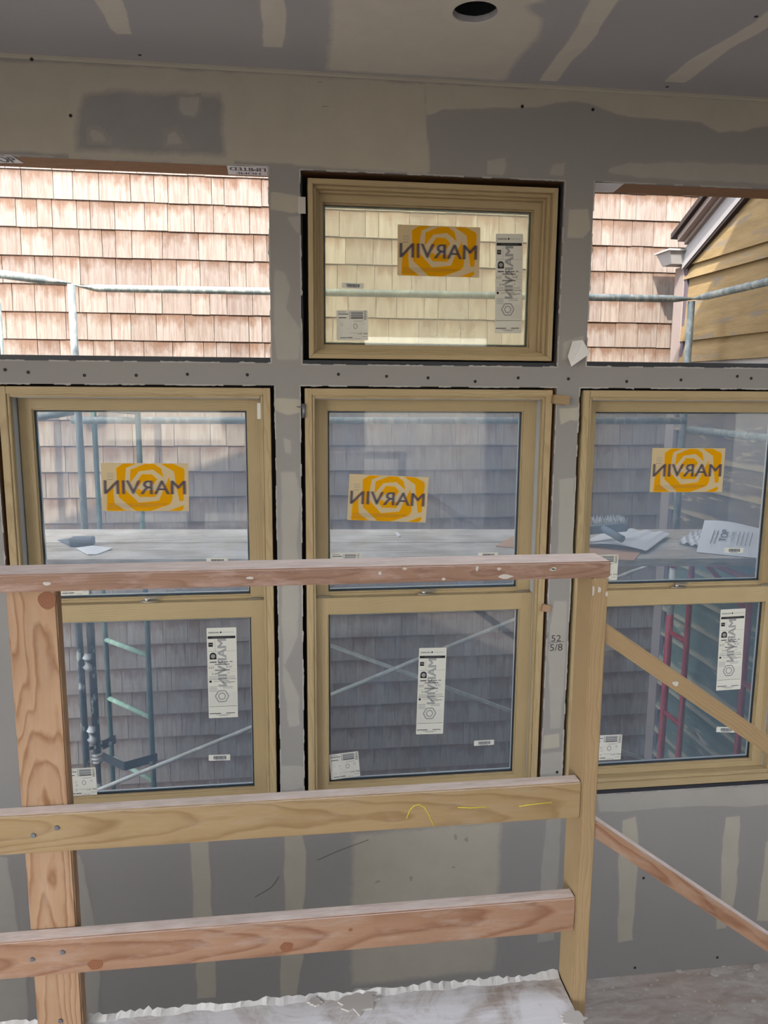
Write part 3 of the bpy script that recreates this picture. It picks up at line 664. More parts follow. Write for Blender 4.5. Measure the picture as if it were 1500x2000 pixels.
# ------------------------------------------------------------------ text helper
def text_polys(txt, size, bold=0.0, mirror=False):
    cu = bpy.data.curves.new('t', 'FONT'); cu.body = txt; cu.size = size; cu.offset = bold; cu.align_x = 'CENTER'; cu.align_y = 'CENTER'; cu.resolution_u = 3
    o = bpy.data.objects.new('t', cu)
    me = bpy.data.meshes.new_from_object(o)
    vs = [Vector((-v.co.x if mirror else v.co.x, v.co.y, 0)) for v in me.vertices]; fs = [list(p.vertices) for p in me.polygons]
    bpy.data.objects.remove(o); bpy.data.curves.remove(cu); bpy.data.meshes.remove(me)
    return vs, fs
class Flat:
    """printed sheet in its own u (right), v (up) plane; layers stand a hair proud of each other"""
    def __init__(s): s.v = []; s.f = []; s.m = []
    def poly(s, pts, layer, m):
        b = len(s.v); s.v += [(p[0], -layer * 0.00025, p[1]) for p in pts]; s.f.append(list(range(b, b + len(pts)))); s.m.append(m)
    def rect(s, u0, v0, u1, v1, layer, m): s.poly([(u0, v0), (u1, v0), (u1, v1), (u0, v1)], layer, m)
    def text(s, txt, u, v, w, layer, m, h=None, bold=0.0, mirror=False, rot=0.0, hmax=None):
        if bold:
            for k in (-1, 1):
                du = k * bold * (h or w * 0.2) * 1.2
                s.text(txt, u + du * math.cos(rot), v + du * math.sin(rot), w, layer + 0.04 * k, m, h, 0.0, mirror, rot)
        vs, fs = text_polys(txt, 1.0, 0.0, mirror)
        x0, x1 = min(p.x for p in vs), max(p.x for p in vs); y0, y1 = min(p.y for p in vs), max(p.y for p in vs)
        sx = w / (x1 - x0); sy = (h / (y1 - y0)) if h else sx
        c, sn = math.cos(rot), math.sin(rot); b = len(s.v)
        for p in vs:
            a, d = (p.x - (x0 + x1) / 2) * sx, (p.y - (y0 + y1) / 2) * sy
            s.v.append((u + a * c - d * sn, -layer * 0.00025, v + a * sn + d * c))
        for f in fs: s.f.append([b + i for i in f]); s.m.append(m)
    def outline(s, pts, w, layer, m, closed=True):
        n = len(pts)
        for i in range(n if closed else n - 1):
            a, b = Vector(pts[i]), Vector(pts[(i + 1) % n]); d = (b - a).normalized(); q = Vector((-d.y, d.x)) * w / 2
            s.poly([a - q, b - q, b + q, a + q], layer, m)
    def build(s, name, mats, Wm, parent=None):
        me = bpy.data.meshes.new(name); me.from_pydata(s.v, [], s.f); me.polygons.foreach_set('material_index', s.m); me.update()
        return link(name, me, Wm, parent, mats)
def rounded(u0, v0, u1, v1, r, k=4):
    pts = []
    for cx, cy, a0 in ((u1 - r, v0 + r, -90), (u1 - r, v1 - r, 0), (u0 + r, v1 - r, 90), (u0 + r, v0 + r, 180)):
        for i in range(k + 1): a = math.radians(a0 + 90 * i / k); pts.append((cx + r * math.cos(a), cy + r * math.sin(a)))
    return pts
def sheet(name, w, h, mat, Wm, parent=None, r=0.002, th=0.0004):
    b = MB(); b.prism([(p[0], 0, p[1]) for p in rounded(-w / 2, -h / 2, w / 2, h / 2, r)], (0, th, 0))
    o = b.build(name, mat, parent, origin=(0, 0, 0))
    if parent is None: o.matrix_basis = Wm
    WM[o.name] = Wm.copy(); return o
def placed(tl, tr, bl, Y):
    A, B, D = at(*tl, Y), at(*tr, Y), at(*bl, Y)
    w = (B - A).length; h = abs((D - A).dot(Vector((-(B - A).z, 0, (B - A).x)).normalized()))
    ang = math.atan2((B - A).z, (B - A).x); c = A + (B - A) * 0.5; dn = Vector((math.sin(ang), 0, -math.cos(ang))) * h / 2
    return Matrix.Translation(c + dn) @ Matrix.Rotation(-ang, 4, 'Y'), w, h

# ------------------------------------------------------------------ windows
def ringbox(b, x0, x1, z0, z1, wl, wr, wb, wt, y0, y1, mx, mz):
    b.box(x0, x0 + wl, y0, y1, z0, z1, mz); b.box(x1 - wr, x1, y0, y1, z0, z1, mz)
    b.box(x0 + wl, x1 - wr, y0, y1, z0, z0 + wb, mx); b.box(x0 + wl, x1 - wr, y0, y1, z1 - wt, z1, mx)
PX, PZ = M['pine_x'], M['pine_z']
def sash(win, name, x0, x1, z0, z1, gx0, gx1, gz0, gz1, y0, y1, glassmat, gy):
    b = MB(); ringbox(b, x0, x1, z0, z1, gx0 - x0, x1 - gx1, gz0 - z0, z1 - gz1, y0, y1, 0, 1)
    s = b.build(name, [PX, PZ], win)
    # bevelled inner lip
    b = MB(); ringbox(b, gx0 - 0.001, gx1 + 0.001, gz0 - 0.001, gz1 + 0.001, 0.005, 0.005, 0.006, 0.005, gy - 0.012, gy - 0.001, 0, 1)
    b.build('glazing_bead', [PX, PZ], s)
    b = MB(); ringbox(b, gx0 + 0.001, gx1 - 0.001, gz0 + 0.001, gz1 - 0.001, 0.009, 0.009, 0.011, 0.009, gy + 0.004, gy + 0.014, 0, 0)
    b.build('spacer', M['spacer'], s)
    b = MB(); ringbox(b, gx0 + 0.009, gx1 - 0.009, gz0 + 0.011, gz1 - 0.009, 0.003, 0.003, 0.004, 0.003, gy + 0.006, gy + 0.013, 0, 0)
    b.build('spacer_bead', M['bead'], s)
    b = MB(); b.box(gx0 - 0.004, gx1 + 0.004, gy, gy + 0.004, gz0 - 0.004, gz1 + 0.004)
    b.build('pane', glassmat, s)
    return s
def latch(win, x, y, z):
    b = MB(); b.prism([(x + u * 0.03, y + v * 0.009, z) for u, v in [(-1, -0.6), (0.8, -0.6), (1, 0), (0.8, 0.6), (-1, 0.6)]], (0, 0, 0.004)); b.box(x - 0.01, x + 0.008, y - 0.003, y + 0.003, z + 0.004, z + 0.007)
    b.build('tilt_latch', M['nickel'], win, bevel=0.0006)
def double_hung(dx, n, label):
    w = thing('window_%d' % n, (0.568 + dx, 0.06, FZ0), label, 'window', kind='structure')
    x0, x1 = FX0 + dx, FX1 + dx
    board('jamb', (x0 + 0.014, 0.062, FZ0), (x0 + 0.014, 0.062, FZ1), 0.028, 0.13, M['stud_clear'] if False else PX, w, up=(1, 0, 0))
    board('jamb', (x1 - 0.014, 0.062, FZ0), (x1 - 0.014, 0.062, FZ1), 0.028, 0.13, PX, w, up=(1, 0, 0))
    board('head_jamb', (x0 + 0.028, 0.062, FZ1 - 0.014), (x1 - 0.028, 0.062, FZ1 - 0.014), 0.028, 0.13, PX, w)
    board('sill', (x0 + 0.028, 0.062, FZ0 + 0.016), (x1 - 0.028, 0.062, FZ0 + 0.016), 0.032, 0.13, PX, w)
    board('stool', (x0 + 0.028, 0.03, FZ0 + 0.04), (x1 - 0.028, 0.03, FZ0 + 0.04), 0.018, 0.05, PX, w)
    board('stop', (x0 + 0.033, 0.018, FZ0 + 0.05), (x0 + 0.033, 0.018, FZ1 - 0.028), 0.010, 0.03, PX, w, up=(1, 0, 0))
    board('stop', (x1 - 0.033, 0.018, FZ0 + 0.05), (x1 - 0.033, 0.018, FZ1 - 0.028), 0.010, 0.03, PX, w, up=(1, 0, 0))
    board('stop', (x0 + 0.038, 0.018, FZ1 - 0.033), (x1 - 0.038, 0.018, FZ1 - 0.033), 0.010, 0.03, PX, w)
    for a, b_ in ((x0 + 0.028, x0 + 0.037), (x1 - 0.037, x1 - 0.028)): strip('jamb_liner', a, b_, 0.035, 0.126, FZ0 + 0.05, FZ1 - 0.028, 'liner', w)
    strip('head_liner', x0 + 0.037, x1 - 0.037, 0.035, 0.126, FZ1 - 0.042, FZ1 - 0.028, 'liner', w)
    b = MB(); ringbox(b, x0 - 0.05, x1 + 0.05, FZ0 - 0.05, FZ1 + 0.04, 0.06, 0.06, 0.06, 0.05, 0.1505, 0.154, 0, 0); b.build('nailing_flange', M['black'], w)
    up = sash(w, 'upper_sash', 0.116 + dx, 1.025 + dx, 0.555, 1.409, 0.163 + dx, 0.970 + dx, 0.614, 1.364, 0.079, 0.114, M['glass'], 0.098)
    lo = sash(w, 'lower_sash', 0.113 + dx, 1.0245 + dx, FZ0 + 0.05, 0.604, 0.161 + dx, 0.972 + dx, -0.212, 0.536, 0.041, 0.0775, M['glass_lo'], 0.06)
    # cam lock and tilt latches on the check rail
    xc = 0.569 + dx; k = MB()
    k.prism([(xc + 0.036 * math.cos(a), 0.06 + 0.013 * math.sin(a), 0.604) for a in [j * math.pi / 10 for j in range(20)]], (0, 0, 0.006))
    k.tube((xc - 0.008, 0.058, 0.61), (xc - 0.008, 0.058, 0.62), 0.011, 0.009, 14)
    k.prism([(xc - 0.018, 0.052, 0.618), (xc + 0.006, 0.049, 0.618), (xc + 0.046, 0.056, 0.618), (xc + 0.046, 0.063, 0.618), (xc + 0.004, 0.066, 0.618), (xc - 0.018, 0.064, 0.618)], (0, 0, 0.0055))
    k.build('sash_lock', M['nickel'], w, bevel=0.0008)
    latch(w, 0.150 + dx, 0.06, 0.604); latch(w, 0.985 + dx, 0.06, 0.604)
    return w
double_hung(WX[0], 1, 'left double-hung pine window behind the wide wooden railing post')
double_hung(WX[1], 2, 'centre double-hung pine window below the small awning window')
double_hung(WX[2], 3, 'right double-hung pine window crossed by the sloping stair rail')
# white sash balance covers at the head of the left window
w1 = bpy.data.objects['window_1']
for px in (21, 507):
    p = at(px, 800, 0.06); strip('balance_cover', p.x - 0.009, p.x + 0.009, 0.05, 0.075, 1.33, 1.392, 'bead', w1, 'white plastic cover')

# awning window
aw = thing('window_4', (0.571, 0.05, 1.562), 'small pine awning window between the two empty openings', 'window', kind='structure')
AX0, AX1, AZ0, AZ1 = 0.092, 1.0505, 1.5625, 2.214
def mitred(name, win, x0, x1, z0, z1, w, y0, y1):
    cs = [((x0, z0), (x1, z0)), ((x1, z0), (x1, z1)), ((x1, z1), (x0, z1)), ((x0, z1), (x0, z0))]
    ins = [((x0 + w, z0 + w), (x1 - w, z0 + w)), ((x1 - w, z0 + w), (x1 - w, z1 - w)), ((x1 - w, z1 - w), (x0 + w, z1 - w)), ((x0 + w, z1 - w), (x0 + w, z0 + w))]
    for (a, b_), (c, d) in zip(cs, ins):
        m_ = MB(); m_.hexa([(a[0], y0, a[1]), (b_[0], y0, b_[1]), (d[0], y0, d[1]), (c[0], y0, c[1]), (a[0], y1, a[1]), (b_[0], y1, b_[1]), (d[0], y1, d[1]), (c[0], y1, c[1])])
        m_.build(name, PX if abs(a[1] - b_[1]) < 1e-6 else PZ, win, bevel=0.0015)
mitred('frame_rail', aw, AX0, AX1, AZ0, AZ1, 0.019, -0.004, 0.14)
mitred('inner_stop', aw, AX0 + 0.019, AX1 - 0.019, AZ0 + 0.017, AZ1 - 0.017, 0.013, 0.022, 0.13)
mitred('screen_stop', aw, AX0 + 0.032, AX1 - 0.032, AZ0 + 0.028, AZ1 - 0.028, 0.010, 0.046, 0.13)
sash(aw, 'awning_sash', AX0 + 0.036, AX1 - 0.036, AZ0 + 0.030, AZ1 - 0.032, 0.150, 0.981, 1.6155, 2.148, 0.07, 0.12, M['glass_aw'], 0.1)
b = MB(); ringbox(b, AX0 - 0.05, AX1 + 0.05, AZ0 - 0.04, AZ1 + 0.06, 0.06, 0.06, 0.05, 0.07, 0.1505, 0.154, 0, 0); b.build('nailing_flange', M['black'], aw)
for a, c_ in ((0.0655, 0.072), (1.068, 1.0745)): strip('jamb_membrane', a, c_, 0.018, 0.15, UZ0 + 0.02, UZ1 - 0.01, 'membrane', wall)

# ------------------------------------------------------------------ stickers on the glass
YEL = [
 [(290, 440), (300, 620), (318, 735), (480, 838), (225, 838), (205, 812), (212, 600)],
 [(330, 242), (430, 178), (610, 178), (470, 238), (442, 520), (655, 722), (935, 690), (1000, 530), (1075, 355), (1100, 480), (1128, 640), (1118, 700), (1085, 748), (820, 838), (610, 838), (372, 645), (345, 420)],
 [(530, 262), (735, 180), (860, 180), (960, 245), (997, 368), (845, 258), (650, 285), (527, 445)],
 [(955, 178), (1130, 178), (1275, 240), (1292, 280), (1285, 690), (1225, 697), (1185, 520), (1140, 285)],
 [(690, 322), (830, 325), (905, 392), (855, 475), (800, 418), (700, 430), (640, 500), (605, 455)],
 [(605, 575), (640, 520), (700, 555), (850, 545), (920, 560), (885, 640), (660, 640)],
 [(1075, 836), (1285, 755), (1290, 800), (1240, 838)]]
def yellow_sticker(tl, tr, bl, Y, label):
    Wm, w, h = placed(tl, tr, bl, Y)
    s = sheet('yellow_sticker', w, h, M['cream'], Wm); tag(s, label, 'sticker', 'yellow window stickers')
    def uv(x, y):
        v = (y - 170) / 670.0; u = (x - 120 - 30 * v) / (1220 - 5 * v); return ((u - 0.5) * w, (0.5 - v) * h)
    f = Flat()
    for p in YEL: f.poly([uv(*q) for q in p], 1, 0)
    f.build('yellow_print', [M['yellow']], Wm, s)['label'] = 'yellow rose-like print'
    f = Flat()
    u0, v0 = uv(165, 410); u1, v1 = uv(1312, 603)
    f.text('MARVIN', (u0 + u1) / 2, (v0 + v1) / 2, abs(u1 - u0), 2, 0, abs(v1 - v0), bold=0.05, mirror=True)
    f.build('lettering', [M['letter']], Wm, s)['label'] = 'grey mirrored lettering'
    f = Flat()
    for k, y in enumerate((738, 755, 771, 788, 803)):
        a = uv(225, y - 2.5); c = uv([1050, 1040, 920, 560, 420][k], y + 2.5); f.rect(a[0], c[1], c[0], a[1], 2, 0)
    for y in (310, 328, 350, 366):
        a = uv(205, y - 2); c = uv(295, y + 2); f.rect(a[0], c[1], c[0], a[1], 2, 1)
    a = uv(205, 394); c = uv(288, 404); f.rect(a[0], c[1], c[0], a[1], 2, 0)
    f.build('fine_print', [M['letter'], M['inkmid']], Wm, s)
GU, GL, GA = 0.0972, 0.0592, 0.0992
yellow_sticker((777, 438.4), (938.4, 444.4), (776, 537.6), GA, 'yellow sticker with mirrored MARVIN lettering on the awning window')
yellow_sticker((196.8, 903.8), (367.6, 905.2), (201, 998.3), GU, 'yellow sticker with mirrored MARVIN lettering on the left window')
yellow_sticker((682.4, 925.5), (837.3, 932.2), (678.7, 1015.5), GU, 'tilted yellow sticker with mirrored MARVIN lettering on the centre double-hung window')
yellow_sticker((1274.6, 875), (1417.2, 875.6), (1268.5, 961.4), GU, 'yellow sticker with mirrored MARVIN lettering on the right window')

def perf_label(tl, tr, bl, Y, nums, label):
    Wm, w, h = placed(tl, tr, bl, Y)
    s = sheet('rating_label', w, h, M['label'], Wm, r=0.003); tag(s, label, 'label', 'tall white rating labels')
    g = Flat(); U = lambda u: (u - 0.5) * w; V = lambda v: (0.5 - v) * h
    def bar(u0, v0, u1, v1, m=0, l=2): g.rect(U(u0), V(v1), U(u1), V(v0), l, m)
    g.text('MARVIN', U(0.24), V(0.052), 0.34 * w, 2, 0, 0.016 * h, bold=0.03)
    g.poly([(U(0.475) + 0.035 * w * math.cos(a * 1.047), V(0.05) + 0.035 * w * math.sin(a * 1.047)) for a in range(6)], 2, 0)
    g.text('ELEVATE', U(0.73), V(0.05), 0.34 * w, 2, 2, 0.012 * h)
    bar(0.03, 0.09, 0.96, 0.118); g.text('NATIONAL FENESTRATION RATING', U(0.5), V(0.104), 0.6 * w, 3, 2, 0.007 * h)
    bar(0.05, 0.16, 0.2, 0.205); g.text('energy', U(0.125), V(0.182), 0.11 * w, 3, 3, 0.012 * h)
    # seal: arched black badge with a pale disc
    g.poly([(U(0.08), V(0.345)), (U(0.31), V(0.345)), (U(0.31), V(0.305))] + [(U(0.195) + 0.115 * w * math.cos(math.radians(a)), V(0.305) + 0.115 * w * math.sin(math.radians(a))) for a in range(0, 181, 15)] + [(U(0.08), V(0.305))], 2, 0)
    g.poly([(U(0.195) + 0.075 * w * math.cos(math.radians(a)), V(0.31) + 0.075 * w * math.sin(math.radians(a))) for a in range(0, 360, 24)], 3, 2)
    bar(0.08, 0.37, 0.31, 0.38); bar(0.37, 0.372, 0.52, 0.38); bar(0.56, 0.370, 0.7, 0.378); bar(0.75, 0.369, 0.85, 0.376)
    bar(0.25, 0.398, 0.75, 0.405); bar(0.25, 0.462, 0.75, 0.47)
    g.text(nums[0], U(0.13), V(0.435), 0.18 * w, 2, 0, 0.018 * h, bold=0.02); g.text(nums[1], U(0.73), V(0.430), 0.18 * w, 2, 0, 0.018 * h, bold=0.02)
    g.text(nums[2], U(0.25), V(0.505), 0.2 * w, 2, 0, 0.018 * h, bold=0.02); bar(0.66, 0.5, 0.75, 0.504)
    for v in (0.385, 0.413, 0.452, 0.48): bar(0.03, v, 0.97, v + 0.0012, 1)
    bar(0.27, 0.12, 0.275, 0.255, 1); bar(0.03, 0.255, 0.97, 0.257, 1)
    bar(0.05, 0.53, 0.93, 0.533, 2); bar(0.05, 0.54, 0.93, 0.543, 2); bar(0.05, 0.55, 0.93, 0.553, 2)
    bar(0.03, 0.563, 0.97, 0.567); bar(0.05, 0.578, 0.13, 0.602); g.text('WDMA', U(0.3), V(0.59), 0.22 * w, 2, 2, 0.016 * h)
    bar(0.5, 0.582, 0.72, 0.587); bar(0.5, 0.597, 0.92, 0.602); bar(0.5, 0.608, 0.78, 0.612, 1)
    for k in range(5): bar(0.04, 0.645 + k * 0.013, 0.32 - 0.02 * (k % 2), 0.650 + k * 0.013, 2)
    for k in range(3): bar(0.5, 0.645 + k * 0.011, 0.84, 0.649 + k * 0.011, 2)
    for k in range(14): bar(0.03, 0.715 + k * 0.0105, 0.97, 0.716 + k * 0.0105, 2)
    bar(0.03, 0.868, 0.97, 0.872); bar(0.03, 0.945, 0.42, 0.953, 0); bar(0.6, 0.945, 0.9, 0.952, 0); bar(0.25, 0.962, 0.75, 0.966, 1); bar(0.35, 0.974, 0.65, 0.978, 1)
    # rotated ghost lettering and hexagon mark from the other face
    g.text('MARVIN', U(0.5), V(0.385), 0.52 * h, 1, 4, 0.3 * w, bold=0.05, mirror=True, rot=math.pi / 2)
    for r_, wd in ((0.23, 0.045), (0.125, 0.04)):
        hx = [(U(0.47) + r_ * w * math.cos(math.radians(a)), V(0.757) + r_ * w * math.sin(math.radians(a))) for a in range(0, 360, 60)]
        g.outline(hx, wd * w, 1, 4)
    g.build('print', [M['inkdark'], M['ink'], M['inkmid'], M['label'], M['ghost']], Wm, s)
perf_label((968.4, 456.4), (1021.6, 457), (966, 651), GA, ('0.27', '0.20', '0.46'), 'tall white rating label on the awning window')
perf_label((403.3, 1226.8), (461.4, 1225.2), (410, 1402.8), GL, ('0.27', '0.21', '0.49'), 'tall white rating label on the lower sash of the left window')
perf_label((818.7, 1265.6), (872.4, 1264.8), (817.6, 1434.3), GL, ('0.27', '0.21', '0.48'), 'tall white rating label on the lower sash of the centre window')
perf_label((1407.8, 1190.8), (1456.3, 1188.2), (1393.4, 1349.4), GL, ('0.27', '0.21', '0.49'), 'tall white rating label on the lower sash of the right window')

def lot_label(tl, tr, bl, Y, word, label):
    Wm, w, h = placed(tl, tr, bl, Y)
    s = sheet('glass_lot_label', w, h, M['label'], Wm, r=0.003); tag(s, label, 'label', 'square glass lot labels')
    g = Flat(); U = lambda u: (u - 0.5) * w; V = lambda v: (0.5 - v) * h
    def bar(u0, v0, u1, v1, m=0, l=2): g.rect(U(u0), V(v1), U(u1), V(v0), l, m)
    for k in range(9): bar(0.46, 0.045 + k * 0.027, 0.85, 0.045 + k * 0.027 + (0.02 if k % 3 else 0.012), 1 if k not in (0, 7, 8) else 0)
    for k in range(5): bar(0.41, 0.05 + k * 0.05, 0.435, 0.08 + k * 0.05, 1)
    g.text(word, U(0.92), V(0.18), 0.32 * h, 2, 0, 0.085 * w, rot=-math.pi / 2)
    bar(0.05, 0.05, 0.3, 0.07, 2); bar(0.05, 0.11, 0.38, 0.14, 1); bar(0.06, 0.235, 0.31, 0.26)
    bar(0.55, 0.355, 0.85, 0.37, 2)
    for a, b_ in ((0.16, 0.48), (0.34, 0.5), (0.36, 0.62), (0.18, 0.78), (0.34, 0.78), (0.84, 0.47)):
        g.poly([(U(a) + 0.05 * w * math.cos(t * 0.7), V(b_) + 0.05 * w * math.sin(t * 0.7)) for t in range(9)], 1, 3)
    g.outline([(U(0.6) + 0.06 * w * math.cos(t * 0.785), V(0.53) + 0.08 * w * math.sin(t * 0.785)) for t in range(8)], 0.015 * w, 2, 1)
    bar(0.42, 0.755, 0.64, 0.765, 2); g.text('LoE 366', U(0.83), V(0.775), 0.32 * w, 2, 0, 0.06 * h)
    bar(0.1, 0.9, 0.3, 0.93, 1); bar(0.32, 0.9, 0.5, 0.925, 0); g.text('1 H 21', U(0.66), V(0.95), 0.2 * w, 2, 0, 0.035 * h); bar(0.8, 0.88, 0.97, 0.89, 1)
    g.build('print', [M['inkdark'], M['ink'], M['inkmid'], plain_dot], Wm, s)
plain_dot = plain('faint_grey_dot', rgb(198, 197, 190), 0.7)
lot_label((657, 606), (718, 606), (658.7, 664.7), GA, 'ANNEAL', 'square lot label with a barcode on the awning window')
lot_label((126, 1502), (186.5, 1498.6), (129, 1556), GL, 'TEMPER', 'square lot label low on the left window beside the wooden post')
lot_label((642, 1474.6), (699.4, 1467), (646.3, 1523.5), GL, 'TEMPER', 'square lot label low on the lower sash of the centre window')
lot_label((1155, 1437), (1215.4, 1434.4), (1152, 1486), GL, 'TEMPER', 'square lot label low on the right window')
lot_label((1150, 1084), (1208, 1083), (1148, 1134), GU, 'TEMPER', 'square lot label on the upper sash of the right window beside the rail end')
lot_label((646.6, 1079.7), (704, 1079.7), (647, 1135), GU, 'TEMPER', 'square lot label on the upper sash of the centre window behind the top rail')
lot_label((112, 1107), (170, 1105), (114, 1164), GU, 'TEMPER', 'square lot label on the upper sash of the left window behind the top rail')

def barcode(tl, tr, bl, Y, label):
    Wm, w, h = placed(tl, tr, bl, Y)
    s = sheet('barcode_sticker', w, h, M['label'], Wm, r=0.003); tag(s, label, 'sticker', 'small barcode stickers')
    g = Flat(); rr = random.Random(3); u = -0.28 * w
    while u < 0.31 * w:
        d = rr.uniform(0.008, 0.03) * w; g.rect(u, -0.28 * h, u + d, 0.3 * h, 2, 0); u += d + rr.uniform(0.004, 0.012) * w
    g.rect(-0.2 * w, -0.42 * h, 0.2 * w, -0.36 * h, 2, 0)
    g.build('bars', [M['ink']], Wm, s)
barcode((667.5, 551.5), (710.4, 553.5), (667.5, 562), GA, 'small barcode sticker on the awning window')
barcode((403, 1090), (445, 1090), (403, 1101), GU, 'small barcode sticker on the upper sash of the left window')
barcode((407.6, 1474.6), (449.8, 1473.5), (407.6, 1486), GL, 'small barcode sticker on the lower sash of the left window')
barcode((934, 1079.7), (972.5, 1079), (934, 1090), GU, 'small barcode sticker on the upper sash of the centre window')
barcode((925.8, 1447), (965, 1444.6), (925.5, 1457), GL, 'small barcode sticker on the lower sash of the centre window')
barcode((1415.5, 1069.8), (1452.5, 1070), (1415.5, 1079.7), GU, 'small barcode sticker on the upper sash of the right window')
barcode((1400, 1419.6), (1437, 1420.5), (1399, 1430), GL, 'small barcode sticker on the lower sash of the right window above the sloping rail')

# ------------------------------------------------------------------ house wrap flaps, blocks, paper flap, pencil note
def flap(pts, label, txt=None, tpos=None, rot=0.0, tw=0.08):
    # wrap folded over the header underside: a thin bent sheet
    b = MB(); b.prism(pts, (0, 0, 0.0012)); o = b.build('house_wrap_flap', M['wrap'], None); tag(o, label, 'house wrap', 'house wrap flaps')
    if txt:
        g = Flat(); g.text(txt, 0, 0, tw, 1, 0, None, bold=0.02)
        Wm = Matrix.Translation(tpos) @ Matrix.Rotation(rot, 4, 'Y'); g.build('print', [M['ink']], Wm, o)
zt = UZ1 + 0.003
def vflap(x0, x1, z0, z1, y, skew, label, txt, tw, rot=0.0, mirror=False):
    b = MB(); b.prism([(x0, y, z0), (x1, y, z0), (x1 - skew, y, z1), (x0, y, z1)], (0, 0.0015, 0)); o = b.build('house_wrap_flap', M['wrap']); tag(o, label, 'house wrap', 'house wrap flaps')
    if txt:
        g = Flat()
        for i, (s_, w_, dz, hh) in enumerate(txt): g.text(s_, 0, dz, w_, 1, 0, hh, bold=0.02, rot=rot)
        g.build('print', [M['ink']], Matrix.Translation(((x0 + x1 - skew) / 2, y - 0.0004, (z0 + z1) / 2)), o)
def underflap(px, label, txt=None, rot=0.0, zu=UZ1 + 0.003):
    pts = [atZ(x, y, zu - 0.001) for x, y in px]; pts = [Vector((p.x, min(max(p.y, -0.004), 0.16), p.z)) for p in pts]
    b = MB(); b.prism(pts, (0, 0, -0.0015)); 
    o = tag(b.build('house_wrap_flap', M['wrap']), label, 'house wrap', 'house wrap flaps')
    if txt:
        g = Flat(); cx = sum(p.x for p in pts) / len(pts); cy = sum(p.y for p in pts) / len(pts)
        for s_, w_, u_, v_, hh in txt: g.text(s_, u_, v_, w_, 1, 0, hh, bold=0.03, rot=rot)
        Wm = Matrix(((1, 0, 0, cx), (0, 0, -1, cy), (0, 1, 0, zu - 0.0027), (0, 0, 0, 1))); g.build('print', [M['ink']], Wm, o)
underflap([(-40, 302), (22, 303), (46, 318), (-40, 317)], 'white house wrap flap with TOP lettering at the left opening', [('TOP', 0.09, 0.012, 0.0, 0.07)])
underflap([(443, 322), (524, 325), (524, 343), (446, 340)], 'white house wrap flap with upside-down lettering at the right corner of the left opening', [('LIMITED', 0.13, 0.0, 0.02, 0.045), ('HOME', 0.09, 0.0, -0.035, 0.03)], math.pi)
underflap([(1162, 357), (1219, 358), (1198, 375), (1160, 374)], 'blank white house wrap flap at the corner of the right opening', zu=UZ1 - 0.002)

# torn paper flap on the pier right of the awning window
b = MB(); P_ = [at(1118, 666, -0.004), at(1138, 664, -0.03), at(1153, 690, -0.045), at(1116, 716, -0.03), at(1109, 696, -0.012)]
b.quad(P_); b.quad([p + Vector((0, 0.0012, 0)) for p in P_][::-1])
for i in range(5): b.quad([P_[i], P_[(i + 1) % 5], P_[(i + 1) % 5] + Vector((0, 0.0012, 0)), P_[i] + Vector((0, 0.0012, 0))])
tag(b.build('torn_paper_flap', plain('white_torn_paper', rgb(205, 203, 198), 0.8)), 'torn white paper flap hanging beside the awning window', 'paper')
# tape tab over the gap at the awning window's upper left
a = at(582, 384, -0.004); c = at(597, 417, -0.004); strip('tape_tab', a.x, c.x, -0.002, -0.0008, c.z, a.z, 'chip')
# wooden spacer block and shim
a = at(1082, 766, -0.03); c = at(1112, 793, -0.03)
blk = board('spacer_block', (a.x, -0.012, (a.z + c.z) / 2), (c.x, -0.012, (a.z + c.z) / 2 - 0.006), 0.036, 0.04, M['stud_clear'], None); tag(blk, 'short wooden block at the top right of the centre double-hung window', 'wood block')
a = at(1059, 1179, -0.012); c = at(1075, 1197, -0.012)
blk = board('shim', (a.x, -0.006, (a.z + c.z) / 2 + 0.004), (c.x, -0.006, (a.z + c.z) / 2 - 0.004), 0.03, 0.02, M['stud_post'], None); tag(blk, 'broken wooden shim sticking out beside the centre window', 'wood shim')
a = at(591, 803, -0.01)
b = MB(); b.tube((a.x + 0.005, -0.01, a.z + 0.028), (a.x + 0.004, -0.012, a.z - 0.026), 0.008, 0.007, 10); b.tube((a.x - 0.022, -0.02, a.z + 0.017), (a.x + 0.006, -0.012, a.z + 0.014), 0.003, 0.003, 8)
tag(b.build('temporary_clip', M['nail']), 'small steel clip at the left edge of the centre window', 'clip')
g = Flat(); P0 = at(1086, 1252, -0.0014)
g.text('52', 0.0, 0.012, 0.042, 1, 0, 0.028); g.outline([(-0.032, -0.006), (0.035, -0.004)], 0.0018, 1, 0, False); g.text('5/8', 0.002, -0.028, 0.055, 1, 0, 0.03)
g.outline([(-0.045, 0.025), (-0.038, 0.018), (-0.036, 0.038)], 0.0016, 1, 0, False)
g.build('pencil_note', [M['pencil']], Matrix.Translation(P0), wall)
for poly_, nm in [([(1478, 745)], None)]: pass
def smudge(px, py, wd, ht, plane='wall'):
    b = MB(); c0 = at(px, py, -0.0018); n_ = 9
    b.quad([(c0.x + wd * math.cos(k * 6.283 / n_) * R.uniform(0.4, 1.2), c0.y, c0.z + ht * math.sin(k * 6.283 / n_) * R.uniform(0.4, 1.2)) for k in range(n_)])
    b.build('smudge', smudge_mat, wall)
smudge_mat = plain('grey_smudge', rgb(138, 131, 119), 0.9)
for px, py, w_, h_ in [(890, 1634, 0.008, 0.016), (912, 1640, 0.012, 0.013), (738, 1722, 0.014, 0.007), (803, 1716, 0.01, 0.014), (886, 1694, 0.011, 0.008), (625, 160, 0.01, 0.003), (636, 208, 0.016, 0.003)]: smudge(px, py, w_, h_)
b = MB()
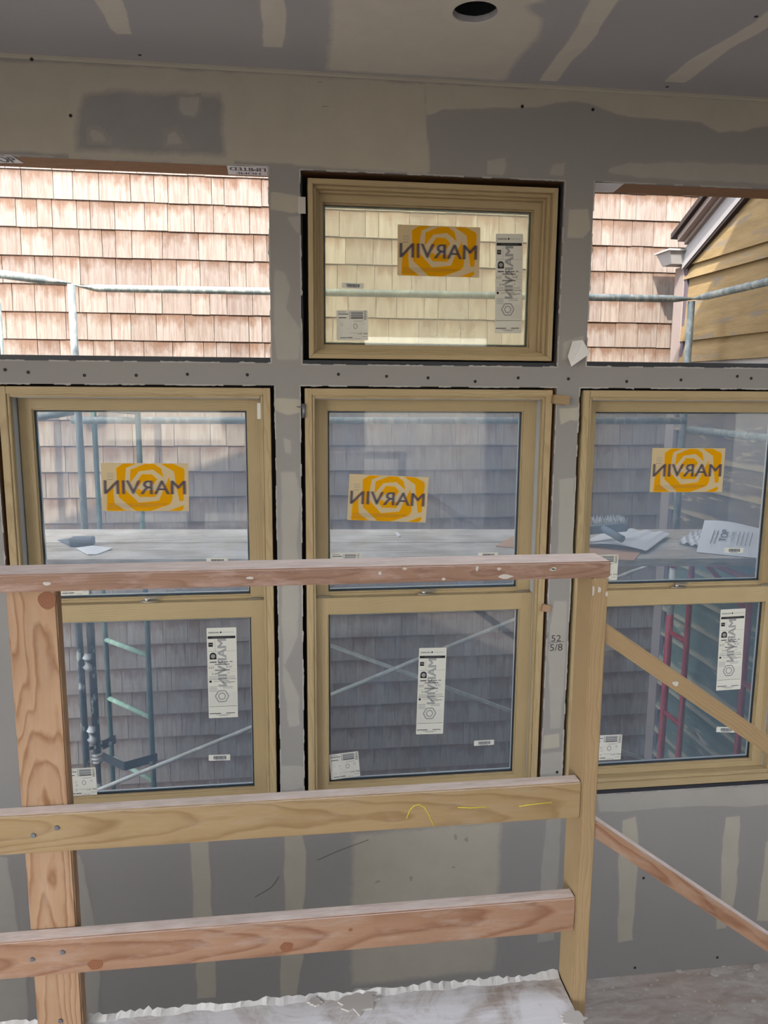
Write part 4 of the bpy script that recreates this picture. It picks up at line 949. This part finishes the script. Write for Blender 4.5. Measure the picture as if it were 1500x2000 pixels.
for pts in ([(620, 1680), (660, 1662), (720, 1640)], [(498, 1752), (530, 1733), (545, 1712)]):
    q_ = [at(x, y, -0.002) for x, y in pts]
    b.path(q_, [0.0008] * 3, 5)
b.build('pencil_scratch', M['pencil'], wall)

# ------------------------------------------------------------------ railing
YR = -1.411
rail = thing('guard_railing', (0.1, YR + 0.045, -0.016), 'rough timber guard railing of two-by-fours in front of the windows', 'railing')
def nail(parent, p, r=0.006):
    b = MB(); b.tube(Vector(p) + Vector((0, 0.001, 0)), Vector(p) + Vector((0, -0.0025, 0)), r, r * 0.8, 12); return b.build('nail', M['nail'], parent)
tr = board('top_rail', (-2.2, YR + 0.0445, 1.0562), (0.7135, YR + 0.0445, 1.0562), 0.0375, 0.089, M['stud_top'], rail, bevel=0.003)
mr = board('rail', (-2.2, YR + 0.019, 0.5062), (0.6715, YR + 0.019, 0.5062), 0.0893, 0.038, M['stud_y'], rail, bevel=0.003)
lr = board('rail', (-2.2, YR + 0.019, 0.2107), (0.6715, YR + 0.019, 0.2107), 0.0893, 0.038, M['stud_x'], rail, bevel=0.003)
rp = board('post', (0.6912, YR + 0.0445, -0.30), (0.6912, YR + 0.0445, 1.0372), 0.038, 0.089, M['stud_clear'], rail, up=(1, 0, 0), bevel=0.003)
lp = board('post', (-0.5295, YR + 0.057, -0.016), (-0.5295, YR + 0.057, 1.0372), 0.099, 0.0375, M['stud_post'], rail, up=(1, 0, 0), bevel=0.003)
# sloping stair rails from the corner post
def sloped(px0, py0, px1, py1, h, d, yf, mat, ext):
    A, B = at(px0, py0, yf), at(px1, py1, yf); u_ = (B - A).normalized(); nrm = Vector((u_.z, 0, -u_.x)); nrm = -nrm if nrm.z > 0 else nrm
    A2 = A + nrm * (h / 2) - u_ * 0.0; B2 = B + nrm * (h / 2) + u_ * ext
    return board('stair_rail', A2 + Vector((0, d / 2, 0)), B2 + Vector((0, d / 2, 0)), h, d, mat, rail, bevel=0.002)
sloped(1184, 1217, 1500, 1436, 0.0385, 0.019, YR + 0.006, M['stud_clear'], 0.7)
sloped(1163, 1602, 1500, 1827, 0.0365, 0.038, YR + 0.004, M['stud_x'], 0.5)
for px, py in [(65, 1632), (111, 1617)]: nail(mr, at(px, py, YR - 0.0005))
for px, py in [(63, 1874), (122, 1860)]: nail(lr, at(px, py, YR - 0.0005), 0.0055)
nail(lp, at(118, 1994, YR + 0.0375), 0.0055)
# knots
def knot_mat(name, c0, c1):
    t = NT(name); co = t.coord('Object'); w = t.n('ShaderNodeTexWave', wave_type='RINGS', rings_direction='Y'); t.l(co, w.inputs['Vector'])
    w.inputs['Scale'].default_value = 60; w.inputs['Distortion'].default_value = 1.5; return t.pbr(t.mix(w.outputs['Fac'], c0, c1), 0.6)
KN = knot_mat('knot', rgb(112, 70, 46), rgb(124, 82, 56))
def knot(parent, px, py, rx, rz, Y):
    p = at(px, py, Y); b = MB()
    b.prism([(p.x + rx * math.cos(k * 0.3927) * R.uniform(0.9, 1.1), p.y, p.z + rz * math.sin(k * 0.3927) * R.uniform(0.9, 1.1)) for k in range(16)], (0, 0.002, 0)); b.build('knot', KN, parent)
knot(lr, 187, 1884, 0.017, 0.013, YR - 0.0004); knot(lr, 560, 1850, 0.015, 0.013, YR - 0.0004); knot(lp, 92, 1172, 0.018, 0.02, YR + 0.0378)
knot(lr, 685, 1816, 0.005, 0.004, YR - 0.0004)
# crayon marks on the upper rail
def chalk(pts):
    b = MB(); b.path([at(x, y, YR - 0.0008) for x, y in pts], [0.0008] * len(pts), 6); b.build('crayon_mark', M['chalk'], mr)
chalk([(794, 1599), (800, 1583), (808, 1574), (818, 1571), (829, 1577), (838, 1592), (848, 1614)]); chalk([(894, 1577), (920, 1578), (952, 1576)]); chalk([(1014, 1575), (1040, 1571), (1078, 1567)])
# splashes of joint compound on the rails
def splash(parent, px, py, rx, rz, Y, top=False):
    p = at(px, py, Y); b = MB(); n_ = 11
    if top: b.prism([(p.x + rx * math.cos(k * 6.283 / n_) * R.uniform(0.6, 1.2), p.y + rz * math.sin(k * 6.283 / n_) * R.uniform(0.6, 1.2), p.z) for k in range(n_)], (0, 0, 0.001))
    else: b.prism([(p.x + rx * math.cos(k * 6.283 / n_) * R.uniform(0.6, 1.2), p.y, p.z + rz * math.sin(k * 6.283 / n_) * R.uniform(0.6, 1.2)) for k in range(n_)], (0, 0.0015, 0))
    b.build('compound_splash', M['chip'], parent)
for px, py, rx, rz in [(92, 1140, 0.009, 0.004), (488, 1129, 0.008, 0.003), (742, 1120, 0.004, 0.004), (790, 1111, 0.005, 0.003), (866, 1131, 0.005, 0.003), (932, 1110, 0.004, 0.006), (975, 1111, 0.005, 0.004), (985, 1126, 0.019, 0.006), (1082, 1110, 0.006, 0.003), (1080, 1113, 0.008, 0.003)]: splash(tr, px, py, rx, rz, YR - 0.0008)
for px, py, a_, b_ in [(1159, 1154, 0.003, 0.014), (1171, 1152, 0.004, 0.008), (1185, 1160, 0.003, 0.006)]: splash(rp, px, py, a_, b_, YR - 0.0008)
splash(bpy.data.objects['stair_rail'], 1319, 1335, 0.009, 0.007, YR + 0.0052)
# compound lumps on the floor edge
for px, py, rx, ry in [(615, 1958, 0.016, 0.012), (702, 1955, 0.045, 0.04), (1120, 1990, 0.03, 0.02)]:
    p = atZ(px, py, -0.016); b = MB(); n_ = 26
    b.prism([(p.x + rx * math.cos(k * 6.283 / n_) * R.uniform(0.7, 1.2), min(p.y + ry * math.sin(k * 6.283 / n_) * R.uniform(0.7, 1.2), -1.32), -0.016) for k in range(n_)], (0, 0, 0.004))
    b.build('compound_lump', M['chip'], fl)

# ------------------------------------------------------------------ neighbour's shingled wall
NY = 2.5
nb = thing('shingled_house', (0.5, NY, -3.0), 'neighbouring house wall clad in weathered cedar shingles', 'house')
b = MB(); b.box(-6.5, 6.5, NY, NY + 0.2, -3.0, 5.2); b.build('wall', M['felt'], nb)
u = MB(); u.hexa([(-0.5, -0.0135, 0), (0.5, -0.0135, 0), (0.5, 0.004, 0), (-0.5, 0.004, 0), (-0.5, -0.003, 0.235), (0.5, -0.003, 0.235), (0.5, 0.004, 0.235), (-0.5, 0.004, 0.235)])
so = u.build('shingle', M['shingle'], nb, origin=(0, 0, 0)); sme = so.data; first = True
rest = MB(); rs = random.Random(5); cnt = 0
views = [(-1.08, -0.045, 1.55, 2.26), (0.12, 1.02, 1.6, 2.17), (1.19, 2.2, 1.55, 2.26)]
def seen_up(x, z):
    k = 3.0 / (NY + 3.0); X = x * k; Z = 1.45 + (z - 1.45) * k
    return any(a - 0.02 < X < c and d - 0.05 < Z < e for a, c, d, e in views)
k0 = -int((ROW0 + 3.0) / EXPO)
cells = []
for row in range(k0, 15):
    z = ROW0 + row * EXPO; x = -6.4 + rs.uniform(0, 0.2)
    while x < 6.4:
        w_ = rs.choice([rs.uniform(0.08, 0.15), rs.uniform(0.12, 0.2), rs.uniform(0.16, 0.25)]); cells.append((x, w_, z + rs.uniform(-0.002, 0.002))); x += w_
ind = [c for c in cells if seen_up(c[0] + c[1] / 2, c[2] + EXPO / 2) and not (c[0] > 3.0)]
panes = [(0.163 + dx, 0.970 + dx, 0.98, 1.364) for dx in WX] + [(0.161 + dx, 0.972 + dx, -0.212, 0.536) for dx in WX]
def seen_low(x, z):
    k = 3.1 / (NY + 3.0); X = x * k; Z = 1.45 + (z - 1.45) * k
    return any(a < X < c and d < Z < e for a, c, d, e in panes)
low = [c for c in cells if c not in set(ind) and c[0] < 2.9 and seen_low(c[0] + c[1] / 2, c[2] + EXPO / 2)]
low.sort(key=lambda c: -c[2]); print('shingles seen', len(ind), len(low))
ind = (ind + low)[:300]; iset = set(ind)
for (x, w_, z) in cells:
    if (x, w_, z) in iset:
        Wm = Matrix.Translation((x + w_ / 2, NY - 0.001 - rs.uniform(0, 0.002), z)) @ Matrix.Diagonal((w_ - 0.0035, 1, 1, 1))
        if first: so.matrix_basis = WM[nb.name].inverted() @ Wm; first = False
        else: link('shingle', sme, Wm, nb)
    else:
        a_, c_ = x + 0.00175, x + w_ - 0.00175; dy = rs.uniform(0, 0.002); y = NY - 0.001 - dy
        rest.hexa([(a_, y - 0.0135, z), (c_, y - 0.0135, z), (c_, y + 0.004, z), (a_, y + 0.004, z), (a_, y - 0.003, z + 0.235), (c_, y - 0.003, z + 0.235), (c_, y + 0.004, z + 0.235), (a_, y + 0.004, z + 0.235)])
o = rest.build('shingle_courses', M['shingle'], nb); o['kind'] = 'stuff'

# ------------------------------------------------------------------ neighbouring gable wall on the right
GX = 2.78
gb = thing('gabled_house', (GX + 1.0, 1.2, -3.0), 'ochre and green lap-sided gable wall of the next house with a white rake', 'house')
GYF = 2.33
b = MB(); b.box(GX + 0.03, GX + 0.2, 0.25, GYF, -3.0, 2.32); b.build('wall', M['felt'], gb)
def sid(z0, z1, mat, ymax=GYF - 0.12, ymax_top=None):
    m_ = MB(); x = GX; yt = ymax if ymax_top is None else ymax_top
    m_.hexa([(x - 0.028, 0.25, z0), (x - 0.028, ymax, z0), (x + 0.03, ymax, z0), (x + 0.03, 0.25, z0), (x - 0.003, 0.25, z1 + 0.012), (x - 0.003, yt, z1 + 0.012), (x + 0.03, yt, z1 + 0.012), (x + 0.03, 0.25, z1 + 0.012)])
    return m_.build('siding_board', M[mat], gb)
zs_ = [2.16, 1.72, 1.60]
sid(2.21, 2.30, 'sid_yellow'); sid(1.79, 2.21, 'sid_yellow'); sid(1.645, 1.79, 'sid_yellow'); sid(1.555, 1.645, 'sid_white')
z = 1.555
while z > 0.42: sid(z - 0.19, z, 'sid_brown'); z -= 0.19
while z > -3.0: sid(z - 0.19, z, 'sid_green'); z -= 0.19
# rake slope, from the marks on the photograph, in the plane of the gable
r0, r1 = atX(1350, 504, GX - 0.05), atX(1451, 383, GX - 0.05); sl = (r1.z - r0.z) / (r1.y - r0.y)
def rz(y, off): return r0.z + (y - r0.y) * sl + off
# siding above the eave follows the slope
for k in range(3):
    z0 = 2.30 + k * 0.36; z1 = z0 + 0.36
    y0 = r0.y + (z0 - r0.z) / sl; y1 = r0.y + (z1 - r0.z) / sl
    sid(z0, z1, 'sid_yellow', y0 + 0.10, y1 + 0.10)
YE, YT = r0.y + 0.02, 0.25
def rakebar(name, y_a, y_b, o0, o1, x0, x1, mat):
    m_ = MB(); m_.hexa([(x0, y_b, rz(y_b, o0)), (x0, y_a, rz(y_a, o0)), (x1, y_a, rz(y_a, o0)), (x1, y_b, rz(y_b, o0)), (x0, y_b, rz(y_b, o1)), (x0, y_a, rz(y_a, o1)), (x1, y_a, rz(y_a, o1)), (x1, y_b, rz(y_b, o1))])
    return m_.build(name, M[mat], gb)
rakebar('rake_shadow_trim', YE + 0.06, YT, -0.02, 0.0, GX - 0.045, GX + 0.02, 'tar')
rakebar('rake_board', YE + 0.10, YT, 0.0, 0.125, GX - 0.05, GX + 0.02, 'paint_white')
rakebar('rake_moulding', YE + 0.04, YT, 0.125, 0.15, GX - 0.075, GX + 0.02, 'paint_pink')
rakebar('rake_soffit', YE + 0.05, YT, 0.15, 0.19, GX - 0.12, GX + 0.02, 'paint_pink')
rakebar('roof_slope', YE + 0.09, YT, 0.19, 0.225, GX - 0.15, GX + 2.2, 'tar')
b = MB(); b.box(GX - 0.03, GX + 0.03, GYF - 0.12, GYF, -3.0, 2.30); b.build('corner_board', M['paint_pink'], gb)
b = MB(); b.box(GX - 0.022, GX + 0.02, GYF - 0.155, GYF - 0.121, -3.0, 2.30); b.build('corner_strip', M['grey_strip'], gb)
# gutter with an end cap at the eave
g0 = at(1348, 486, 2.16); gt = g0.z
b = MB(); gy0, gy1 = GYF - 0.16, GYF + 0.02
b.hexa([(GX - 0.13, gy0 + 0.03, gt - 0.095), (GX + 0.02, gy0 + 0.03, gt - 0.095), (GX + 0.02, gy1 - 0.02, gt - 0.095), (GX - 0.13, gy1 - 0.02, gt - 0.095),
        (GX - 0.16, gy0, gt - 0.012), (GX + 0.02, gy0, gt - 0.012), (GX + 0.02, gy1 + 0.02, gt - 0.012), (GX - 0.16, gy1 + 0.02, gt - 0.012)])
b.box(GX - 0.175, GX + 0.02, gy0 - 0.012, gy1 + 0.03, gt - 0.012, gt)
b.build('gutter_return', M['paint_white'], gb)
b = MB(); b.quad([(-30, 0.2, -3.0), (30, 0.2, -3.0), (30, 30, -3.0), (-30, 30, -3.0)]); b.quad([(-30, -30, -3.2), (30, -30, -3.2), (30, 0.2, -3.2), (-30, 0.2, -3.2)])
tag(b.build('ground', M['ground']), 'bare ground between the houses', 'ground', kind='structure')

# ------------------------------------------------------------------ scaffold
def tubes(name, parent, segs, mat, r, n=12):
    out = []
    for a, c in segs:
        m_ = MB(); m_.tube(a, c, r, n=n); out.append(m_.build(name, M[mat], parent))
    return out
def vpole(x, y, z0, z1, r, mat, parent, name='pole', n=12):
    m_ = MB(); m_.tube((x, y, z0), (x, y, z1), r, n=n); return m_.build(name, M[mat], parent)
# galvanised guard rails
def guard(pts, r, flat, label, mat='galv'):
    m_ = MB(); m_.path(pts, [r] * len(pts), 12, flat=flat); o = m_.build('guard_rail_tube', M[mat]); return tag(o, label, 'scaffold tube', 'scaffold guard rails')
L0 = at(141, 556, 1.98); L1 = at(160, 560, 1.98); Rr = at(1355, 584, 1.665); R1 = at(1325, 584, 1.67)
guard([L0, L1, at(190, 563, 1.98), R1 - (R1 - L1) * 0.01, R1, Rr], [0.022] * 1 and 0.022, [0.25, 0.35, 1, 1, 0.8, 0.2], 'long horizontal scaffold rail crossing all three upper openings')
A_ = at(138, 554, 1.93); B_ = at(-40, 530, 1.75); guard([A_, A_.lerp(B_, 0.15), A_.lerp(B_, 0.3), B_], 0.024, [0.25, 0.6, 1, 1], 'pale scaffold rail at the far left of the left opening')
A_ = at(1357, 584, 1.65); B_ = Vector((A_.x, 0.6, A_.z + 0.01)); guard([A_, A_.lerp(B_, 0.05), A_.lerp(B_, 0.14), B_], 0.022, [0.2, 0.6, 1, 1], 'pale scaffold rail running along the ochre siding')
A_ = at(140, 821, 1.96); B_ = at(1340, 822, 1.60); guard([A_, A_.lerp(B_, 0.03), B_], 0.022, None, 'lower scaffold rail crossing behind the double-hung windows')
A_ = at(150, 803, 2.0); B_ = at(20, 824, 1.75); guard([A_, B_], 0.022, None, 'short scaffold rail in the top left corner of the left window')
A_ = at(1345, 838, 1.62); B_ = Vector((A_.x + 0.0, 0.6, A_.z - 0.005)); guard([A_, B_], 0.02, None, 'short scaffold rail in front of the brown siding in the right window')
A_ = at(190, 799, 2.0); B_ = at(272, 806, 1.85); guard([A_, B_], 0.014, None, 'thin scaffold tube at the top of the left window')

sf = thing('green_scaffold_frame', (-1.1, 1.85, -3.0), 'green scaffold frame with slanting rungs behind the left window', 'scaffold')
P1 = at(150, 700, 1.8)
vpole(-1.224, 1.8, 0.5, 2.035, 0.022, 'galv', sf); vpole(-1.224, 1.8, -0.86, 0.5, 0.024, 'oldpipe', sf)
vpole(-1.224, 1.8, -3.0, -0.86, 0.017, 'oldpipe', sf); vpole(-1.288, 1.78, -3.0, 0.5, 0.022, 'oldpipe', sf)
P2_ = at(-1, 650, 2.1); vpole(P2_.x, P2_.y, -3.0, 1.95, 0.02, 'galv', sf)
cX, cY, dX, dY = -1.206, 2.1, -0.872, 1.75
vpole(cX, cY, -3.0, 1.32, 0.0165, 'green', sf, 'upright'); vpole(dX, dY, -3.0, 1.34, 0.0165, 'green', sf, 'upright')
for zz in (0.37, -0.21, -0.62, -1.05, -1.6):
    m_ = MB(); m_.tube((cX, cY, zz), (dX, dY, zz), 0.0155); m_.build('rung', M['greenlight'], sf)
for zz in (-0.24, -0.72, 0.26):   # spattered couplers
    m_ = MB(); m_.path([(-1.238, 1.775, zz + 0.05), (-1.246, 1.768, zz + 0.02), (-1.246, 1.768, zz - 0.03), (-1.236, 1.777, zz - 0.06)], [0.02, 0.028, 0.028, 0.02], 10); m_.build('coupler', M['sleeve'], sf)
m_ = MB()
for zz, r_ in ((-0.862, 0.036), (-0.885, 0.04), (-0.91, 0.034)): m_.tube((-1.224, 1.8, zz), (-1.224, 1.8, zz - 0.014), r_, n=16)
m_.build('collar', M['sleeve'], sf)
# folded bracket around the uprights
def bar(name, a, c, h, d, mat, parent): return board(name, a, c, h, d, M[mat], parent, bevel=0.001)
Bq = [at(202, 1478, 1.76), at(243, 1497, 1.62), at(307, 1479, 1.72), at(200, 1456, 1.98), at(226, 1443, 2.06)]
bar('bracket', Bq[0], Bq[1], 0.055, 0.008, 'darksteel', sf); bar('bracket', Bq[1], Bq[2], 0.055, 0.008, 'darksteel', sf); bar('bracket', Bq[3], Bq[4], 0.06, 0.008, 'darksteel', sf); bar('bracket', at(176, 1462, 1.8), Bq[3], 0.02, 0.01, 'darksteel', sf)
for px, py, Y in ((296, 1489, 1.66), (216, 1451, 1.98)):
    p = at(px, py, Y); m_ = MB(); m_.tube(p, p + Vector((0, -0.02, 0)), 0.011, n=8); m_.build('bolt', M['nickel'], sf)

rf = thing('red_scaffold_frame', (2.52, 1.2, -3.0), 'red scaffold end frame with rungs behind the right window', 'scaffold')
RX = 2.52; YA, YBq, YC = 1.655, 1.425, 0.805
vpole(RX, YA, 0.5, 2.0, 0.0215, 'galv', rf); vpole(RX, YA, 0.3, 0.5, 0.026, 'red', rf, 'socket'); vpole(RX, YA, -0.02, 0.3, 0.022, 'sleeve', rf, 'sleeve'); vpole(RX, YA, -3.0, -0.02, 0.0235, 'red', rf)
vpole(RX, YBq, -3.0, 0.455, 0.0185, 'red', rf, 'upright'); vpole(RX, YC, -3.0, 0.455, 0.0185, 'red', rf, 'upright'); vpole(RX, 0.3, -3.0, 0.455, 0.0215, 'red', rf)
for zz, ya, yb in ((-0.136, YA, YBq), (-0.697, YA, YBq), (-1.26, YA, YBq), (-0.158, YC, 0.3), (-0.72, YC, 0.3)):
    m_ = MB(); m_.tube((RX, ya, zz), (RX, yb, zz), 0.0165); m_.build('rung', M['red'], rf)
m_ = MB(); m_.tube((RX, YBq, 0.43), (RX, YC, 0.43), 0.017); m_.build('header_tube', M['red'], rf)
m_ = MB(); m_.tube((RX, YBq - 0.12, 0.43), (RX, YC, 0.24), 0.0165); m_.build('gusset', M['red'], rf)
vp = (2.40, 1.66)
# cross braces
BY = 1.52
def brace(p0, p1, Y, label):
    a, c = at(*p0, Y), at(*p1, Y); m_ = MB(); d = (c - a); m_.path([a, a + d * 0.02, a + d * 0.04, c - d * 0.04, c - d * 0.02, c], [0.0125] * 6, 10, flat=[0.2, 0.3, 1, 1, 0.3, 0.2])
    tag(m_.build('cross_brace', M['brace']), label, 'scaffold brace', 'crossed scaffold braces')
brace((150, 1560), (1275, 1100), BY, 'diagonal brace rising to the right below the scaffold deck')
brace((225, 1108), (1275, 1489), BY + 0.03, 'diagonal brace falling to the right below the scaffold deck')
p = at(294, 1498, BY)

# deck planks
dk = thing('scaffold_deck', (0.7, 1.2, 0.555), 'dusty plank scaffold deck outside the double-hung windows', 'scaffold deck')
DZ = 0.60
FA, FB = atZ(60, 1033, DZ), atZ(1480, 1033, DZ); FA.z = FB.z = 0; dirv = (FB - FA).normalized(); nv = Vector((dirv.y, -dirv.x, 0))
NE = atZ(1350, 1091, DZ); wd = (Vector((NE.x, NE.y, 0)) - FA).dot(nv); npl = 4
for k in range(npl):
    cc = FA + nv * (wd * (k + 0.5) / npl); e1 = (2.66 - FA.x) / dirv.x + (0.02 if k % 2 else -0.03)
    c0 = cc - dirv * 0.6; c1 = cc + dirv * e1; zz = DZ - 0.0205 - (0.0 if k % 2 else 0.0015)
    board('plank', c0 + Vector((0, 0, zz)), c1 + Vector((0, 0, zz)), 0.041, wd / npl - 0.004, M['deck'], dk, bevel=0.003)
DZ = 0.6005
# things lying on the deck
def slab(name, pts_px, th, mat, label, cat, z=DZ, lift=None, group=None):
    pts = [atZ(x, y, z) for x, y in pts_px]
    if lift: pts = [p + Vector((0, 0, l_)) for p, l_ in zip(pts, lift)]
    m_ = MB(); m_.prism(pts, (0, 0, th)); o = m_.build(name, mat); return tag(o, label, cat, group)
def curled(name, c, ux, uy, w, h, fn, mat, label, cat, n=14, th=0.0012):
    """a sheet of w by h with a height profile fn(s, t)"""
    m_ = MB(); g = {}
    ux, uy = Vector(ux).normalized(), Vector(uy).normalized()
    for i in range(n + 1):
        for j in range(n + 1):
            s_, t_2 = i / n - 0.5, j / n - 0.5; g[i, j] = Vector(c) + ux * (s_ * w) + uy * (t_2 * h) + Vector((0, 0, fn(s_, t_2)))
    for i in range(n):
        for j in range(n):
            m_.quad([g[i, j], g[i + 1, j], g[i + 1, j + 1], g[i, j + 1]], 0, True)
            m_.quad([g[i, j] - Vector((0, 0, th)), g[i, j + 1] - Vector((0, 0, th)), g[i + 1, j + 1] - Vector((0, 0, th)), g[i + 1, j] - Vector((0, 0, th))], 0, True)
    return tag(m_.build(name, mat), label, cat)
WR = M['wrap']
slab('cardboard_piece', [(1120, 1064), (1256, 1074), (1246, 1087), (1238, 1096), (1120, 1092)], 0.006, M['cardboard'], 'brown cardboard sheet on the scaffold deck under the white wrap', 'cardboard', z=DZ + 0.001)
def quadsheet(name, BL, BR, TR, TL, fn, mat, label, cat, n=16, th=0.0012, parent=None):
    m_ = MB(); g = {}; nn = (BR - BL).cross(TL - BL).normalized()
    for i in range(n + 1):
        for j in range(n + 1):
            a_, b_ = i / n, j / n; g[i, j] = BL.lerp(BR, a_).lerp(TL.lerp(TR, a_), b_) + nn * fn(a_, b_)
    for i in range(n):
        for j in range(n):
            m_.quad([g[i, j], g[i + 1, j], g[i + 1, j + 1], g[i, j + 1]], 0, True)
            m_.quad([g[i, j] - nn * th, g[i, j + 1] - nn * th, g[i + 1, j + 1] - nn * th, g[i + 1, j] - nn * th], 0, True)
    return tag(m_.build(name, mat), label, cat)
dz = DZ + 0.012
quadsheet('wrap_sheet', atZ(1128, 1066, dz), atZ(1262, 1079, dz), atZ(1308, 1046, dz), atZ(1200, 1036, dz), lambda a, b: 0.006 + 0.022 * math.sin(a * 3.0) * (1 - b) + 0.01 * b * math.sin(a * 24) * 0.6 + 0.012 * b, WR, 'crumpled white wrap sheet on the deck beneath the brush', 'house wrap')
SB, SC = atZ(1360, 1078, DZ + 0.004), atZ(1500, 1092, DZ + 0.004); SL, SR = at(1376, 1016, SB.y + 0.15), at(1512, 1033, SC.y + 0.15)
ws = quadsheet('wrap_roll_end', SB, SC, SR, SL, lambda a, b: 0.012 * math.sin(a * 5) * b, WR, 'propped white wrap sheet with printed lettering at the right end of the deck', 'house wrap')
quadsheet('wrap_scrap', atZ(1322, 1060, DZ + 0.008), atZ(1372, 1071, DZ + 0.008), atZ(1376, 1036, DZ + 0.02), atZ(1350, 1042, DZ + 0.02), lambda a, b: 0.008 * math.sin(a * 19) * math.cos(b * 13) + 0.008, WR, 'crinkled white wrap scrap left of the printed wrap sheet', 'house wrap')
g = Flat(); ux = (SC - SB).normalized(); uy = (SL - SB); uy = (uy - ux * uy.dot(ux)).normalized(); N_ = uy.cross(ux)
base = SB.lerp(SC, 0.5).lerp(SL.lerp(SR, 0.5), 0.5) - N_ * -0.0
Wp = Matrix(((ux.x, N_.x, uy.x, 0), (ux.y, N_.y, uy.y, 0), (ux.z, N_.z, uy.z, 0), (0, 0, 0, 1))); Wp.translation = base + ux.cross(uy) * 0.012
g.text('TOP', -0.055, 0.012, 0.085, 1, 0, 0.036, bold=0.03, rot=math.radians(82)); g.text('HOME', -0.012, 0.012, 0.07, 1, 0, 0.02, rot=math.radians(82))
for k in range(4): g.outline([(0.012 + k * 0.02, -0.05), (0.02 + k * 0.02, 0.05)], 0.004, 1, 0, False)
for k in range(2): g.outline([(-0.115 + k * 0.018, -0.055), (-0.105 + k * 0.018, 0.045)], 0.004, 1, 0, False)
g.build('print', [M['ink']], Wp, ws)
# brush: head block with bristles and a stub of handle
c = atZ(1186, 1060, DZ + 0.03); br = thing('deck_brush', (c.x, c.y, DZ), 'grey brush with pale stiff bristles lying on the deck', 'brush'); zb = DZ + 0.085
board('brush_head', (c.x - 0.19, c.y + 0.02, zb + 0.008), (c.x + 0.13, c.y + 0.06, zb + 0.02), 0.045, 0.05, M['brushgrey'], br, bevel=0.006)
m_ = MB(); m_.tube((c.x - 0.02, c.y + 0.02, zb + 0.02), (c.x + 0.03, c.y - 0.12, zb - 0.012), 0.02, 0.02, 14); m_.build('handle_socket', M['brushgrey'], br)
m_ = MB()
for k in range(260):
    x = c.x + R.uniform(-0.2, 0.13); y = c.y + 0.06 + R.uniform(-0.015, 0.02); a = R.uniform(-0.5, 0.35)
    L_ = R.uniform(0.05, 0.085); p0 = Vector((x, y, zb + 0.02)); p1 = p0 + Vector((math.sin(a) * L_, 0.02, math.cos(a) * L_ * 0.8)); m_.tube(p0, p1, 0.0011, 0.0007, 4)
o = m_.build('bristles', M['bristle'], br); o['kind'] = 'stuff'
# scraps in the left window
c = atZ(160, 1066, DZ)
m_ = MB(); m_.box(c.x - 0.06, c.x + 0.06, c.y - 0.03, c.y + 0.05, DZ, DZ + 0.045); tag(m_.build('grey_offcut', M['scrap'], bevel=0.006), 'dark grey offcut block on the deck in the left window', 'scrap')
slab('paper_scrap', [(148, 1072), (180, 1069), (220, 1072), (190, 1084), (172, 1085)], 0.004, WR, 'white paper scrap on the deck in the left window', 'paper', lift=[0.002, 0.006, 0.002, 0.001, 0.004])
slab('grey_shard', [(113, 1056), (150, 1052), (140, 1068)], 0.006, M['scrap'], 'thin grey shard on the deck at the left edge of the left window', 'scrap')
slab('cardboard_offcut', [(968, 1068), (1004, 1048), (1030, 1046), (1030, 1073)], 0.006, M['cardboard'], 'cardboard corner on the deck at the right side of the centre window', 'cardboard')
slab('white_stick', [(772, 1043), (776, 1042), (783, 1048), (779, 1049)], 0.008, WR, 'short white stick on the deck in the centre window', 'scrap')
